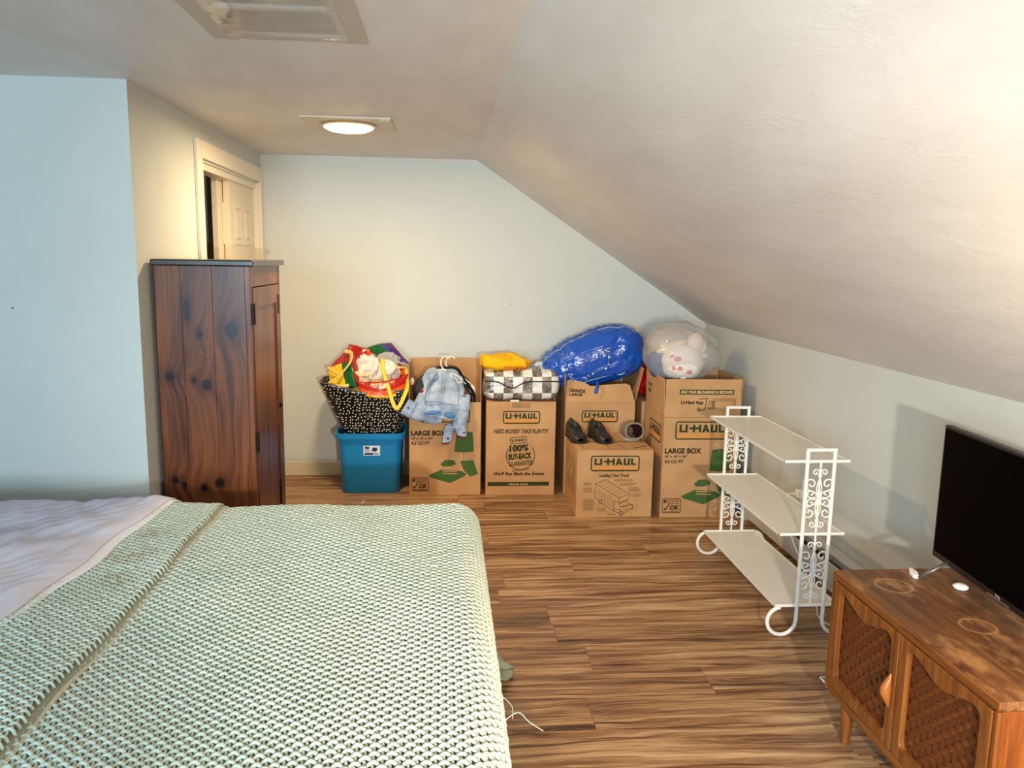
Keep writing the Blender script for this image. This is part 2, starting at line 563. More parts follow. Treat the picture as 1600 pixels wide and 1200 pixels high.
# ------------------------------------------------------------------ covered ceiling vent
m_tape = mat('beige_tape', (196, 186, 172), .5, .3, bump=.05, bscale=60)
v = thing('ceiling_vent', 'ceiling vent opening sealed with clear plastic film and beige tape', 'vent', ((VX0 + VX1) / 2, (VY0 + VY1) / 2, H))
m_shaft = mat('shaft_white', (190, 186, 180), .7, .2)
sh = MB()
sh.ring([(VX0 - .01, VY0 - .01), (VX1 + .01, VY0 - .01), (VX1 + .01, VY1 + .01), (VX0 - .01, VY1 + .01)],
        [(VX0, VY0), (VX1, VY0), (VX1, VY1), (VX0, VY1)], lambda a, b, d: (a, b, d), H + .01, H + .30)
sh.box(VX0, VX1, VY0, VY1, H + .28, H + .30)
sh.build('shaft', m_shaft, v)
MB().lathe([(.13, 0), (.14, .02), (.12, .05), (.05, .06)], ((VX0 + VX1) / 2 - .02, VY1 - .2, H + .16), 24).build('fan_housing', mat('vent_grey', (120, 112, 104), .5, metal=.3), v, smooth=True, angle=40)
for nm, q in (('tape_strip', (VX1 - .012, VX1 + .065, VY0 - .06, VY1 + .045)), ('tape_strip', (VX0 - .065, VX0 + .012, VY0 - .06, VY1 + .045)),
              ('tape_strip', (VX0 + .012, VX1 - .012, VY1 - .012, VY1 + .034)), ('tape_strip', (VX0 + .012, VX1 - .012, VY0 - .05, VY0 + .012))):
    bx(nm, (q[0], q[1], q[2], q[3], H - .003, H - .0005), m_tape, v)
m_film = mat('clear_film', (205, 198, 190), .12, .6, alpha=.62, bump=.5, bscale=12)
def film(s_, t):
    x_, y_ = VX0 - .01 + (VX1 - VX0 + .02) * s_, VY0 - .01 + (VY1 - VY0 + .02) * t
    e = math.sin(math.pi * s_) * math.sin(math.pi * t)
    return (x_, y_, H - .004 - .012 * max(e, 0) ** .6 + .006 * e * math.sin(9 * s_ + 14 * t + 3 * math.sin(5 * t)))
MB().grid(film, 40, 40).build('plastic_film', m_film, v, smooth=True)
bx('white_batten', (VX0 + .015, VX1 - .01, VY1 - .27, VY1 - .245, H + .002, H + .012), mat('batten_white', (240, 240, 238), .5), v)

# ------------------------------------------------------------------ ceiling light
cl = thing('ceiling_light', 'lit round flush ceiling lamp on a thin square plate', 'ceiling lamp', (-.475, 4.14, H))
m_plate = mat('plate_beige', (214, 205, 192), .5, .3)
bx('plate', (-.685, -.255, 3.94, 4.34, H - .008, H - .0005), m_plate, cl, .002)
bx('plate_corner', (-.315, -.262, 3.955, 4.02, H - .0105, H - .0085), mat('corner_white', (240, 236, 228), .5), cl)
m_glow = mat('lamp_glass', (255, 246, 220), .4, emit=(255, 226, 160), estr=9.0)
MB().lathe([(.125, -.001), (.12, -.016), (.095, -.028), (.05, -.035), (.006, -.037)][::-1], (-.475, 4.14, H - .009), 32).build('glass_diffuser', m_glow, cl, smooth=True)
MB().lathe([(.135, 0), (.138, -.008), (.124, -.012)][::-1], (-.475, 4.14, H - .0085), 32).build('rim', mat('rim_brass', (200, 180, 140), .35, metal=.6), cl, smooth=True, angle=40)
def lamp_light(name, loc, power, col, radius, parent):
    L = bpy.data.lights.new(name, 'POINT')
    L.energy = power; L.color = col; L.shadow_soft_size = radius
    o = bpy.data.objects.new(name, L)
    COL.objects.link(o)
    o.parent = parent
    o.location = Vector(loc) - wl(parent)
    return o
dl = bpy.data.lights.new('bulb_light', 'AREA')
dl.shape = 'DISK'; dl.size = .22; dl.energy = POWER_C; dl.color = WARM
dlo = bpy.data.objects.new('bulb_light', dl)
COL.objects.link(dlo)
dlo.parent = cl
dlo.location = (0, 0, -.05)

# ------------------------------------------------------------------ the two lamps behind and beside the photographer (outside the view)
m_pole = mat('lamp_metal', (60, 56, 52), .35, metal=.8)
fl = thing('floor_lamp', 'slim dark floor lamp with a metal reflector shade', 'lamp', (LAMP_A[0], LAMP_A[1], 0))
MB().lathe([(.12, 0), (.12, .012), (.03, .025), (.009, .03)], (LAMP_A[0], LAMP_A[1], 0), 28).build('base', m_pole, fl, smooth=True, angle=40)
MB().tube([(LAMP_A[0], LAMP_A[1], .028), (LAMP_A[0], LAMP_A[1], LAMP_A[2] - .10)], .009, 10).build('pole', m_pole, fl, smooth=True)
MB().lathe([(.01, -.10), (.03, -.095), (.032, -.06), (.02, -.05)], LAMP_A, 16).build('socket', m_pole, fl, smooth=True)
m_globe = NT('lamp_globe', .3)
m_globe.b.inputs['Base Color'].default_value = (1, .9, .7, 1)
m_globe.b.inputs['Emission Color'].default_value = (*WHITE, 1)
m_globe.b.inputs['Emission Strength'].default_value = 2.0
aim = (Vector((1.15, 4.6, .72)) - Vector(LAMP_A)).normalized()
fhead = MB().blob(lambda d: Vector(LAMP_A) + d * .028 - aim * .02, 20, 12).build('bulb', m_globe.m, fl, smooth=True)
ra = aim.cross(Vector((0, 0, 1))).normalized(); rb_ = ra.cross(aim)
MB().grid(lambda s_, t: Vector(LAMP_A) + aim * (-.08 + .13 * t) + (ra * math.cos(6.2832 * s_) + rb_ * math.sin(6.2832 * s_)) * (.035 + .065 * t ** .7), 28, 6, True).build('reflector_shade', m_pole, fl, smooth=True, solid=.003)
L_ = bpy.data.lights.new('bulb_light', 'SPOT')
L_.energy = POWER_A; L_.color = WHITE; L_.shadow_soft_size = .035; L_.spot_size = math.radians(74); L_.spot_blend = .85
lo = bpy.data.objects.new('bulb_light', L_)
COL.objects.link(lo)
lo.parent = fl
lo.location = Vector(LAMP_A) + aim * .055 - wl(fl)
lo.rotation_euler = aim.to_track_quat('-Z', 'Y').to_euler()
tl = thing('floor_lamp', 'low floor lamp with a bare warm bulb past the television stand', 'lamp', (LAMP_B[0], LAMP_B[1], 0))
MB().lathe([(.11, 0), (.11, .012), (.02, .03), (.009, .035)], (LAMP_B[0], LAMP_B[1], 0), 28).build('base', m_pole, tl, smooth=True, angle=40)
MB().tube([(LAMP_B[0], LAMP_B[1], .03), (LAMP_B[0], LAMP_B[1], LAMP_B[2] - .05)], .009, 10).build('pole', m_pole, tl, smooth=True)
MB().lathe([(.01, -.05), (.032, -.045), (.034, -.02), (.03, -.018)], LAMP_B, 16).build('socket', m_pole, tl, smooth=True)
MB().blob(lambda d: Vector(LAMP_B) + d * .03 + Vector((0, 0, .01)), 20, 12).build('bulb', m_globe.m, tl, smooth=True)
lamp_light('bulb_light', (LAMP_B[0], LAMP_B[1], LAMP_B[2] + .085), POWER_B, WARM, .04, tl)

# ------------------------------------------------------------------ bed
BX1, BY1, BY0, BZ = 0.124, 2.875, 0.92, 0.62      # foot edge, far edge, near edge, height of the covered top
bed = thing('bed', 'wide bed with a low frame under a knitted sage green blanket', 'bed', (-.95, 1.9, 0))
m_bedwood = mat('bed_wood', (92, 60, 38), .5)
bx('bed_frame', (-2.02, BX1 - .06, BY0 + .06, BY1 - .06, .16, .30), m_bedwood, bed, .01)
for lx in (-1.98, BX1 - .14):
    for ly in (BY0 + .08, BY1 - .15):
        bx('leg', (lx, lx + .06, ly, ly + .06, 0, .16), m_bedwood, bed, .004)
bx('headboard', (-2.08, -2.02, BY0, BY1, 0, 1.1), m_bedwood, bed, .015)
MB().box(-2.02, BX1 - .035, BY0 + .035, BY1 - .035, .30, BZ - .028).build('mattress', mat('mattress_white', (214, 208, 196), .8), bed, bevel=.09, seg=4)

def cloth_map(x1, y1, y0, z0, R, wob=1.0, flare=.04):
    """maps flat blanket coordinates (u,v) to the draped surface over a rounded bed top"""
    def S(u, v):
        qx = np.minimum(u, x1 - R)
        qy = np.clip(v, y0 + R, y1 - R)
        dx, dy = u - qx, v - qy
        L = np.sqrt(dx * dx + dy * dy) + 1e-9
        nx, ny = dx / L, dy / L
        a = np.minimum(L / R, math.pi / 2)
        ex = np.maximum(L - R * math.pi / 2, 0)
        o = R * np.sin(a) + ex * flare + .012 * np.minimum(ex * 6, 1) * np.sin(u * 19 + v * 23) * wob
        z = z0 - R * (1 - np.cos(a)) - ex
        w = (.007 * np.sin(u * 5.1 + 1.3) * np.sin(v * 4.3 + .4) + .004 * np.sin(u * 11 + v * 7)) * wob
        return np.stack([qx + nx * o, qy + ny * o, z + w * np.cos(a)], -1)
    def SN(u, v):
        p = S(u, v)
        e = 2e-3
        n = np.cross(S(u + e, v) - p, S(u, v + e) - p)
        n /= np.linalg.norm(n, axis=-1, keepdims=True) + 1e-12
        return p, n
    return SN

def np_mesh(name, V, Fq, m, parent, smooth=True):
    """V (n,3) array, Fq (k,4) array of quads"""
    off = wl(parent) if parent is not None else Vector((0, 0, 0))
    V = V - np.array(off)
    me = bpy.data.meshes.new(name)
    me.vertices.add(len(V)); me.vertices.foreach_set('co', V.astype(np.float32).ravel())
    k = len(Fq)
    me.loops.add(k * 4); me.loops.foreach_set('vertex_index', Fq.astype(np.int32).ravel())
    me.polygons.add(k)
    me.polygons.foreach_set('loop_start', np.arange(0, k * 4, 4, dtype=np.int32))
    me.polygons.foreach_set('loop_total', np.full(k, 4, dtype=np.int32))
    me.polygons.foreach_set('use_smooth', np.full(k, smooth))
    me.materials.append(m)
    me.update(calc_edges=True)
    me.validate()
    return link(name, me, parent)

def stitch_tubes(SN, cu, cv, path, r, jit, n=6):
    """one bent yarn tube per stitch centre (cu,cv); path rows: du,dv,height,radius factor"""
    rg = np.random.default_rng(5)
    ns, m = len(cu), len(path)
    P = np.array(path)
    j = rg.normal(0, jit, (ns, 1, 2))
    U = cu[:, None] + P[None, :, 0] + j[..., 0] * (1 + 0 * P[None, :, 0])
    Vv = cv[:, None] + P[None, :, 1] + j[..., 1] * (1 + 0 * P[None, :, 0])
    pos, nor = SN(U, Vv)
    hs = P[None, :, 2] * (1 + rg.normal(0, .10, (ns, 1)))
    pos = pos + nor * hs[..., None]
    T = np.empty_like(pos)
    T[:, 1:-1] = pos[:, 2:] - pos[:, :-2]
    T[:, 0] = pos[:, 1] - pos[:, 0]
    T[:, -1] = pos[:, -1] - pos[:, -2]
    T /= np.linalg.norm(T, axis=-1, keepdims=True) + 1e-12
    B = np.cross(T, nor); B /= np.linalg.norm(B, axis=-1, keepdims=True) + 1e-12
    N = np.cross(B, T)
    an = 2 * np.pi * np.arange(n) / n
    R = r * P[None, :, 3]
    ring = pos[:, :, None, :] + (B[:, :, None, :] * np.cos(an)[None, None, :, None] + N[:, :, None, :] * np.sin(an)[None, None, :, None]) * R[..., None, None]
    V = ring.reshape(-1, 3)
    base = (np.arange(ns) * m * n)[:, None, None]
    i = np.arange(m - 1)[None, :, None]; k = np.arange(n)[None, None, :]
    k2 = (k + 1) % n
    q = np.stack([base + i * n + k, base + i * n + k2, base + (i + 1) * n + k2, base + (i + 1) * n + k], -1)
    return V, q.reshape(-1, 4)

def merge(parts):
    V, Fq, k = [], [], 0
    for v_, f_ in parts:
        V.append(v_); Fq.append(f_ + k); k += len(v_)
    return np.concatenate(V), np.concatenate(Fq)

def lattice(u0, u1, v0, v1, a, b):
    ni = int((u1 - u0) / a); nj = int((v1 - v0) / b)
    I, J = np.meshgrid(np.arange(ni), np.arange(nj), indexing='ij')
    return (u0 + I * a).ravel(), (v0 + (J + .5 * (I % 2)) * b).ravel()

def make_yarn():
    g = NT('sage_yarn', .85, .2)
    tc = g.n('TexCoord')
    n1 = g.n('TexNoise', {'Vector': tc.outputs['Object'], 'Scale': 5, 'Detail': 4})
    col = g.mix(g.mapr(n1.outputs[0], .3, .7), lin((202, 212, 194)), lin((214, 222, 205)))
    n2 = g.n('TexNoise', {'Vector': tc.outputs['Object'], 'Scale': 38, 'Detail': 2})
    st_ = None
    for cx_, cy_, r_ in ((-.505, .41, .10), (-.515, .58, .08), (-.48, .23, .07)):      # old brown stain on the turned-back part
        d_ = g.n('VectorMath', {0: tc.outputs['Object'], 1: (cx_, cy_, .02)}, operation='SUBTRACT').outputs[0]
        k = g.mapr(g.n('VectorMath', {0: d_}, operation='LENGTH').outputs['Value'], r_ * .35, r_, 1, 0)
        st_ = k if st_ is None else g.math('MAXIMUM', st_, k)
    col = g.mix(g.math('MULTIPLY', st_, g.mapr(n2.outputs[0], .40, .62, .1, .6)), col, lin((178, 150, 108)))
    n3 = g.n('TexNoise', {'Vector': tc.outputs['Object'], 'Scale': 700, 'Detail': 3})
    return g.out(col, n3.outputs[0], .3, .01)
m_yarn = make_yarn()
m_weft = mat('sage_ground', (168, 170, 150), .9, .15, bump=.5, bscale=300)
A_, B_ = .0158, .0262
arch = [(-.80 * A_, -.34 * B_, .0005, .75), (-.55 * A_, -.06 * B_, .0035, 1.0), (-.12 * A_, .16 * B_, .0062, 1.08),
        (.30 * A_, .10 * B_, .0065, 1.08), (.72 * A_, -.16 * B_, .0045, 1.0), (1.08 * A_, -.46 * B_, .0015, .8)]
rung = [(-.28 * A_, .05 * B_, .0005, .8), (-.05 * A_, -.12 * B_, .0030, .95), (.02 * A_, -.36 * B_, .0026, .95), (-.10 * A_, -.58 * B_, .0, .75)]

blanket = thing('blanket', 'chunky knitted sage green blanket spread over the bed', 'blanket', (-.4, 1.9, BZ))
SN = cloth_map(BX1, BY1, BY0, BZ, .085)
def cloth_base(SN, u0, u1, v0, v1, nu, nv, drop, name, m, parent, wavy=None):
    U, Vv = np.meshgrid(np.linspace(u0, u1, nu), np.linspace(v0, v1, nv), indexing='ij')
    if wavy is not None:
        U = U + wavy(Vv) * ((U - u0) / (u1 - u0))
    p, n = SN(U, Vv)
    p = p - n * drop
    I, J = np.meshgrid(np.arange(nu - 1), np.arange(nv - 1), indexing='ij')
    q = np.stack([I * nv + J, (I + 1) * nv + J, (I + 1) * nv + J + 1, I * nv + J + 1], -1).reshape(-1, 4)
    return np_mesh(name, p.reshape(-1, 3), q, m, parent)
UD = BX1 + .085 * .57 + .50            # blanket reach past the foot edge
VD = BY1 + .085 * .57 + .44
V0 = BY0 - .34
cloth_base(SN, -1.22, UD, V0, VD, 150, 190, .004, 'ground_weave', m_weft, blanket)
cu, cv = lattice(-1.12, UD, V0, VD, A_, B_)
keep = ~((cu > BX1 + .1) & (cv > BY1 + .1)) & ~((cu > BX1 + .1) & (cv < BY0 - .05))
cu, cv = cu[keep], cv[keep]
Vm, Fm = merge([stitch_tubes(SN, cu, cv, arch, .0040, .0007), stitch_tubes(SN, cu, cv, rung, .0034, .0007)])
o = np_mesh('knit_stitches', Vm, Fm, m_yarn, blanket)
o['kind'] = 'stuff'
# turned-back strip along the head side
FE = -.772
def SN_fold(u, v):
    p, n = SN(u, v)
    t = np.clip((u - (FE - .03)) / .03, 0, 1)
    p = p + n * (.0165 - .010 * t ** 3)[..., None]
    return p, n
fold_w = lambda v: .004 * np.sin(v * 6 + 1) + .003 * np.sin(v * 15)
cloth_base(SN_fold, -1.20, FE, BY0 - .2, BY1 + .15, 40, 150, .003, 'turned_back_ground', m_weft, blanket, fold_w)
a2, b2 = .0150, .0205
cu, cv = lattice(-1.13, FE - .008, BY0 - .2, BY1 + .15, a2, b2)
cu = cu + fold_w(cv) * (cu + 1.2) / .4
arch2 = [(p[0] * a2 / A_, p[1] * b2 / B_, p[2] * .9, p[3]) for p in arch]
rung2 = [(p[0] * a2 / A_, p[1] * b2 / B_, p[2] * .9, p[3]) for p in rung]
Vm, Fm = merge([stitch_tubes(SN_fold, cu, cv, arch2, .0034, .0008), stitch_tubes(SN_fold, cu, cv, rung2, .0029, .0008)])
o = np_mesh('turned_back_stitches', Vm, Fm, m_yarn, blanket)
o['kind'] = 'stuff'
vv = np.linspace(BY0 - .2, BY1 + .15, 220)
pe, ne = SN_fold(FE + fold_w(vv) + .001, vv)
pe = pe + ne * (-.002)
MB().tube([tuple(p) for p in pe], .0058, 6, flat=.9).build('edge_binding', mat('edge_yarn', (204, 200, 174), .9, .15, bump=.5, bscale=400), blanket, smooth=True)
# loose corner of the blanket trailing on the floor beside the bed
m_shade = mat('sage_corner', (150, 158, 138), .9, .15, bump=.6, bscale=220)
tail = [(.13, 2.62, .30), (.165, 2.66, .14), (.20, 2.69, .04), (.245, 2.72, .012)]
def tailf(s_, t):
    p = sm(tail, 8)
    i = min(int(t * (len(p) - 1)), len(p) - 1)
    w = .13 * (1 - t) ** .7 + .018
    q = p[i]
    return (q.x + .01 * math.sin(s_ * 9), q.y + (s_ - .5) * 2 * w, q.z + .006 * math.sin(s_ * 12 + t * 5) + .004)
MB().grid(tailf, 14, 24).build('trailing_corner', m_shade, blanket, smooth=True, solid=.010)
tw = [stitch for stitch in [(.12 + .001 * i, 2.62) for i in range(3)]]
# loose yarn ends
for p in (((.118, 1.46, .60), (.150, 1.47, .615), (.172, 1.46, .600), (.20, 1.45, .585)), ((-.30, 2.865, .612), (-.295, 2.870, .624), (-.290, 2.872, .628)), ((.128, 1.58, .585), (.15, 1.60, .55), (.152, 1.60, .52))):
    MB().tube(sm(p, 5), .0008, 5).build('loose_thread', m_yarn, blanket, smooth=True)

# pale bed sheet over the head half, with its turned white hem
m_sheet = mat('lavender_sheet', (216, 213, 228), .8, .25, bump=.35, bscale=16, bdetail=5, var=.02, vscale=8)
m_hem = mat('sheet_hem', (240, 240, 244), .7, .25)
sheet = thing('bed_sheet', 'crumpled pale lavender sheet folded over the head half of the bed', 'sheet', (-1.5, 1.9, BZ))
def hem_x(v):
    return -1.052 + .080 * np.clip((v - 1.86) / 1.0, -.6, 1.1) + .010 * np.sin(v * 7) + .006 * np.sin(v * 17 + 1)
def SN_sheet(lift):
    SNs = cloth_map(BX1, BY1 + .028, BY0 - .02, BZ + .022, .085, .6, .06)
    def f(u, v):
        p, n = SNs(u, v)
        w = .003 * np.sin(u * 9 + v * 14 + 2 * np.sin(v * 5)) + .0035 * np.sin(u * 23 - v * 17 + 2 * np.sin(v * 9)) + .0022 * np.sin(u * 51 + v * 37 + 3 * np.sin(u * 9)) + .0016 * np.sin(u * 90 - v * 61 + 4 * np.sin(v * 13))
        e = np.clip((hem_x(v) - u) / .06, 0, 1)
        return p + n * (w * e + lift + .009 * np.sin(np.clip((hem_x(v) - u) / .10, 0, 1) * np.pi))[..., None], n
    return f
def sheet_mesh(name, SNf, fu, v0, v1, nu, nv, m, parent, th):
    s_, Vv = np.meshgrid(np.linspace(0, 1, nu), np.linspace(v0, v1, nv), indexing='ij')
    p, n = SNf(fu(s_, Vv), Vv)
    I, J = np.meshgrid(np.arange(nu - 1), np.arange(nv - 1), indexing='ij')
    q = np.stack([I * nv + J, (I + 1) * nv + J, (I + 1) * nv + J + 1, I * nv + J + 1], -1).reshape(-1, 4)
    o = np_mesh(name, p.reshape(-1, 3), q, m, parent)
    md = o.modifiers.new('solid', 'SOLIDIFY'); md.thickness = th; md.offset = 0
    return o
sheet_mesh('sheet_cloth', SN_sheet(.008), lambda s_, v_: -2.0 + (hem_x(v_) + 2.0) * s_, BY0 - .3, BY1 + .28, 120, 170, m_sheet, sheet, .004)
sheet_mesh('hem_band', SN_sheet(.002), lambda s_, v_: hem_x(v_) - .10 + (.10 + .026 + .010 * np.sin(v_ * 6)) * s_, BY0 - .3, BY1 + .2, 12, 150, m_hem, sheet, .003)

# ------------------------------------------------------------------ pine wardrobe
def make_pine(name, knots, tone=1.0):
    g = NT(name, .30, .38, .0)
    tc = g.n('TexCoord')
    sp = g.n('SeparateXYZ', {0: tc.outputs['Object']})
    x, z = g.math('ADD', sp.outputs[0], g.math('MULTIPLY', sp.outputs[1], .9)), sp.outputs[2]
    warp = g.n('TexNoise', {'Vector': g.n('Mapping', {0: tc.outputs['Object'], 3: (5, 5, 1.1)}).outputs[0], 'Scale': 1.0, 'Detail': 2})
    xs = g.math('ADD', x, g.math('MULTIPLY', warp.outputs[0], .10))
    dark = None
    knoise = g.n('TexNoise', {'Vector': tc.outputs['Object'], 'Scale': 45, 'Detail': 3}).outputs[0]
    for kx, kz, r, e in knots:
        dx = g.math('DIVIDE', g.math('SUBTRACT', x, kx), r)
        dz = g.math('DIVIDE', g.math('SUBTRACT', z, kz), r * e)
        d2 = g.math('ADD', g.math('MULTIPLY', dx, dx), g.math('MULTIPLY', dz, dz))
        d2 = g.math('MULTIPLY', d2, g.math('ADD', .45, g.math('MULTIPLY', knoise, 1.1)))
        near = g.math('EXPONENT', g.math('MULTIPLY', d2, -.10))
        xs = g.math('ADD', xs, g.math('MULTIPLY', near, r * 1.6))
        k = g.math('ADD', g.math('MULTIPLY', g.mapr(d2, .25, 1.3, 1.0, 0.0), .85), g.math('MULTIPLY', g.mapr(d2, .8, 7.0, 1.0, 0.0), .34))
        dark = k if dark is None else g.math('MAXIMUM', dark, k)
    cv_ = g.n('CombineXYZ', {0: g.math('MULTIPLY', xs, 46), 1: 0.0, 2: g.math('MULTIPLY', z, 2.2)})
    n1 = g.n('TexNoise', {'Vector': cv_.outputs[0], 'Scale': 1.0, 'Detail': 5, 'Roughness': .6})
    cw = g.n('CombineXYZ', {0: g.math('MULTIPLY', xs, 8), 1: 0.0, 2: g.math('MULTIPLY', z, .9)})
    n2 = g.n('TexNoise', {'Vector': cw.outputs[0], 'Scale': 1.0, 'Detail': 2})
    t = g.math('ADD', g.math('MULTIPLY', n1.outputs[0], .6), g.math('MULTIPLY', n2.outputs[0], .4))
    col = g.ramp(t, [(.34, lin((52, 26, 12))), (.45, lin((90, 48, 23))), (.54, lin((116, 64, 32))), (.66, lin((138, 80, 43)))])
    if dark is not None:
        col = g.mix(dark, col, lin((30, 14, 10)))
    return g.out(col, n1.outputs[0], .05, .004)
WX0, WY0, WD, WW, WH = -1.183, 3.38, .383, .60, 1.468
w = thing('wardrobe', 'narrow knotty pine wardrobe with dark top standing by the closet door', 'wardrobe', (WX0, WY0, 0))
m_pine = make_pine('knotty_pine', [(fx * WD, kz, r, e) for fx, kz, r, e in
    [(.789, 1.206, .030, 1.25), (.453, 1.19, .016, 1.1), (.50, .974, .022, 1.1), (.37, .995, .012, 1.2), (.118, 1.009, .022, 1.0),
     (.12, .563, .016, 1.1), (.43, .53, .016, 1.2), (.60, .55, .022, 1.0), (.22, .545, .011, 1.3), (.33, 1.29, .014, 4.0)]])
m_pined = make_pine('stained_pine', [])
m_wtop = mat('wardrobe_top', (44, 30, 26), .3, .5, coat=.3, var=.2, vscale=8)
m_iron = mat('black_iron', (22, 20, 20), .45, .5, metal=.5)
x0 = WX0
for f0, f1 in ((0, .275), (.275, .60), (.60, .945)):
    bx('side_board', (WX0 + f0 * WD + .0004, WX0 + f1 * WD - .0004, WY0, WY0 + .02, .04, WH), m_pine, w, .0012)
XF = WX0 + WD                                     # door face
bx('side_board', (WX0, XF - .02, WY0 + WW - .02, WY0 + WW, .04, WH), m_pined, w, .001)
bx('back_panel', (WX0, WX0 + .012, WY0 + .02, WY0 + WW - .02, .04, WH), m_pined, w)
bx('bottom_shelf', (WX0 + .012, XF - .02, WY0 + .02, WY0 + WW - .02, .08, .10), m_pined, w)
bx('face_stile', (XF - .021, XF, WY0 - .0005, WY0 + .032, .0, WH), m_pined, w, .0015)
bx('face_stile', (XF - .021, XF, WY0 + WW - .032, WY0 + WW, .0, WH), m_pined, w, .0015)
bx('face_rail', (XF - .020, XF - .001, WY0 + .032, WY0 + WW - .032, WH - .085, WH), m_pined, w, .0015)
bx('face_rail', (XF - .020, XF - .001, WY0 + .032, WY0 + WW - .032, .0, .09), m_pined, w, .0015)
bx('plinth', (WX0 + .01, XF - .022, WY0 + .004, WY0 + .02, 0, .04), m_pined, w)
dy0, dy1, dz0, dz1 = WY0 + .035, WY0 + WW - .035, .094, WH - .089
dr = bx('door', (XF - .014, XF - .004, dy0 + .03, dy1 - .03, dz0 + .03, dz1 - .03), m_pined, w)
for q in ((dy0, dy0 + .07, dz0, dz1), (dy1 - .07, dy1, dz0, dz1), (dy0 + .07, dy1 - .07, dz1 - .085, dz1), (dy0 + .07, dy1 - .07, dz0, dz0 + .085)):
    bx('door_rail', (XF - .016, XF + .004, q[0], q[1], q[2], q[3]), m_pined, dr, .002)
for zz in (1.27, .72, .25):
    hb = MB().box(XF + .002, XF + .006, WY0 + .018, WY0 + .030, zz - .045, zz + .045).box(XF + .004, XF + .008, WY0 + .038, WY0 + .050, zz - .045, zz + .045)
    hb.box(XF + .002, XF + .007, WY0 + .030, WY0 + .038, zz - .012, zz + .012)
    hb.tube([(XF + .007, WY0 + .034, zz - .04), (XF + .007, WY0 + .034, zz + .04)], .004, 8)
    hb.build('hinge', m_iron, dr)
bx('latch_plate', (XF + .003, XF + .007, dy1 - .045, dy1 - .012, 1.24, 1.33), m_iron, dr, .001)
kn = MB().lathe([(.020, 0), (.018, .003), (.008, .005), (.010, .010), (.004, .012)], (0, 0, 0), 16)
ko = kn.build('door_knob', m_iron, dr, smooth=True, local=True)
ko.rotation_euler = (0, math.radians(90), 0)
ko.location = Vector((XF + .004, dy1 - .05, .80)) - wl(w)
bx('top', (WX0 - .008, XF + .018, WY0 - .014, WY0 + WW + .035, WH, WH + .026), m_wtop, w, .006, seg=3)

# ------------------------------------------------------------------ white scrollwork shelf
m_white = mat('white_enamel', (240, 236, 226), .38, .5, bump=.06, bscale=90, var=.03, vscale=30)
def make_mesh_metal():
    g = NT('perforated_sheet', .45, .4)
    tc = g.n('TexCoord')
    g.b.inputs['Base Color'].default_value = (*lin((246, 240, 230)), 1)
    sp = g.n('SeparateXYZ', {0: tc.outputs['Object']})
    s_ = 1 / .0125
    a = g.math('SINE', g.math('MULTIPLY', g.math('ADD', sp.outputs[0], sp.outputs[1]), 3.1416 * s_))
    b = g.math('SINE', g.math('MULTIPLY', g.math('SUBTRACT', sp.outputs[0], sp.outputs[1]), 3.1416 * s_))
    hole = g.math('MULTIPLY', a, b)
    al = g.mapr(g.math('ABSOLUTE', hole), .50, .58, 1.0, 0.0)
    g.t.links.new(al, g.b.inputs['Alpha'])
    return g.m
m_perf = make_mesh_metal()
SX0, SX1, SYN, SYF = 1.352, 1.622, 2.972, 3.872
SZ = (.130, .435, .738)
FX0, FX1 = 1.444, 1.556
sh = thing('wire_shelf', 'white wrought metal shelf with three perforated tiers and scrollwork ends', 'shelf', ((SX0 + SX1) / 2, (SYN + SYF) / 2, 0))
for z_ in SZ:
    t = bx('shelf_tier', (SX0 + .004, SX1 - .004, SYN, SYF, z_ - .0008, z_ + .0008), m_perf, sh)
    rim = MB()
    rim.tube([(SX0, SYN, z_), (SX1, SYN, z_)], .0068, 8).tube([(SX0, SYF, z_), (SX1, SYF, z_)], .0068, 8)
    rim.box(SX0, SX0 + .006, SYN, SYF, z_ - .006, z_ + .004).box(SX1 - .006, SX1, SYN, SYF, z_ - .006, z_ + .004)
    rim.build('tier_rim', m_white, t, smooth=True, angle=40)
def spiral(cx, cz, r0, a0, turns, sgn, n=18):
    P = []
    for i in range(n + 1):
        t = i / n
        r_ = r0 * (1 - .82 * t)
        a = a0 + sgn * turns * 2 * math.pi * t
        P.append((cx + r_ * math.cos(a), cz + r_ * math.sin(a)))
    return P
def scroll_unit(mb, X, Y, zc, h, wd):
    """mirror-image scrolls round a leaf shaped core, centred on X at height zc"""
    for s in (-1, 1):
        for up, k in ((1, 1.0), (-1, 1.0)):
            # big C scroll: from the core outwards, curling back
            c1 = (wd * .34, up * h * .30)
            P = [(0.004, 0.0), (wd * .13, up * h * .10)] + spiral(c1[0] - wd * .02, c1[1] - up * h * .045, wd * .27, math.radians(-90 if up > 0 else 90), 1.25, 1 if up > 0 else -1)
            mb.tube([(X + s * a, Y, zc + b) for a, b in P], .0036, 6)
            # lower inner curl
            P = [(0.003, up * h * .02), (wd * .16, up * h * .015)] + spiral(wd * .30, up * h * .085, wd * .17, math.radians(-90 if up > 0 else 90), 1.1, 1 if up > 0 else -1, 14)
            mb.tube([(X + s * a, Y, zc + b) for a, b in P], .0032, 6)
            # top curls
            P = [(0.002, up * h * .36), (wd * .06, up * h * .40)] + spiral(wd * .17, up * h * .455, wd * .15, math.radians(200 if up > 0 else -200), 1.2, -1 if up > 0 else 1, 14)
            mb.tube([(X + s * a, Y, zc + b) for a, b in P], .0032, 6)
        # leaf petals
        for up in (1, -1):
            L = [(0.0, up * h * .02), (s * wd * .085, up * h * .13), (s * wd * .095, up * h * .21), (0, up * h * .36)]
            mb.tube([(X + p.x, Y, zc + p.z) for p in sm([(a, 0, b) for a, b in L], 5)], .0028, 6)
XM = (FX0 + FX1) / 2
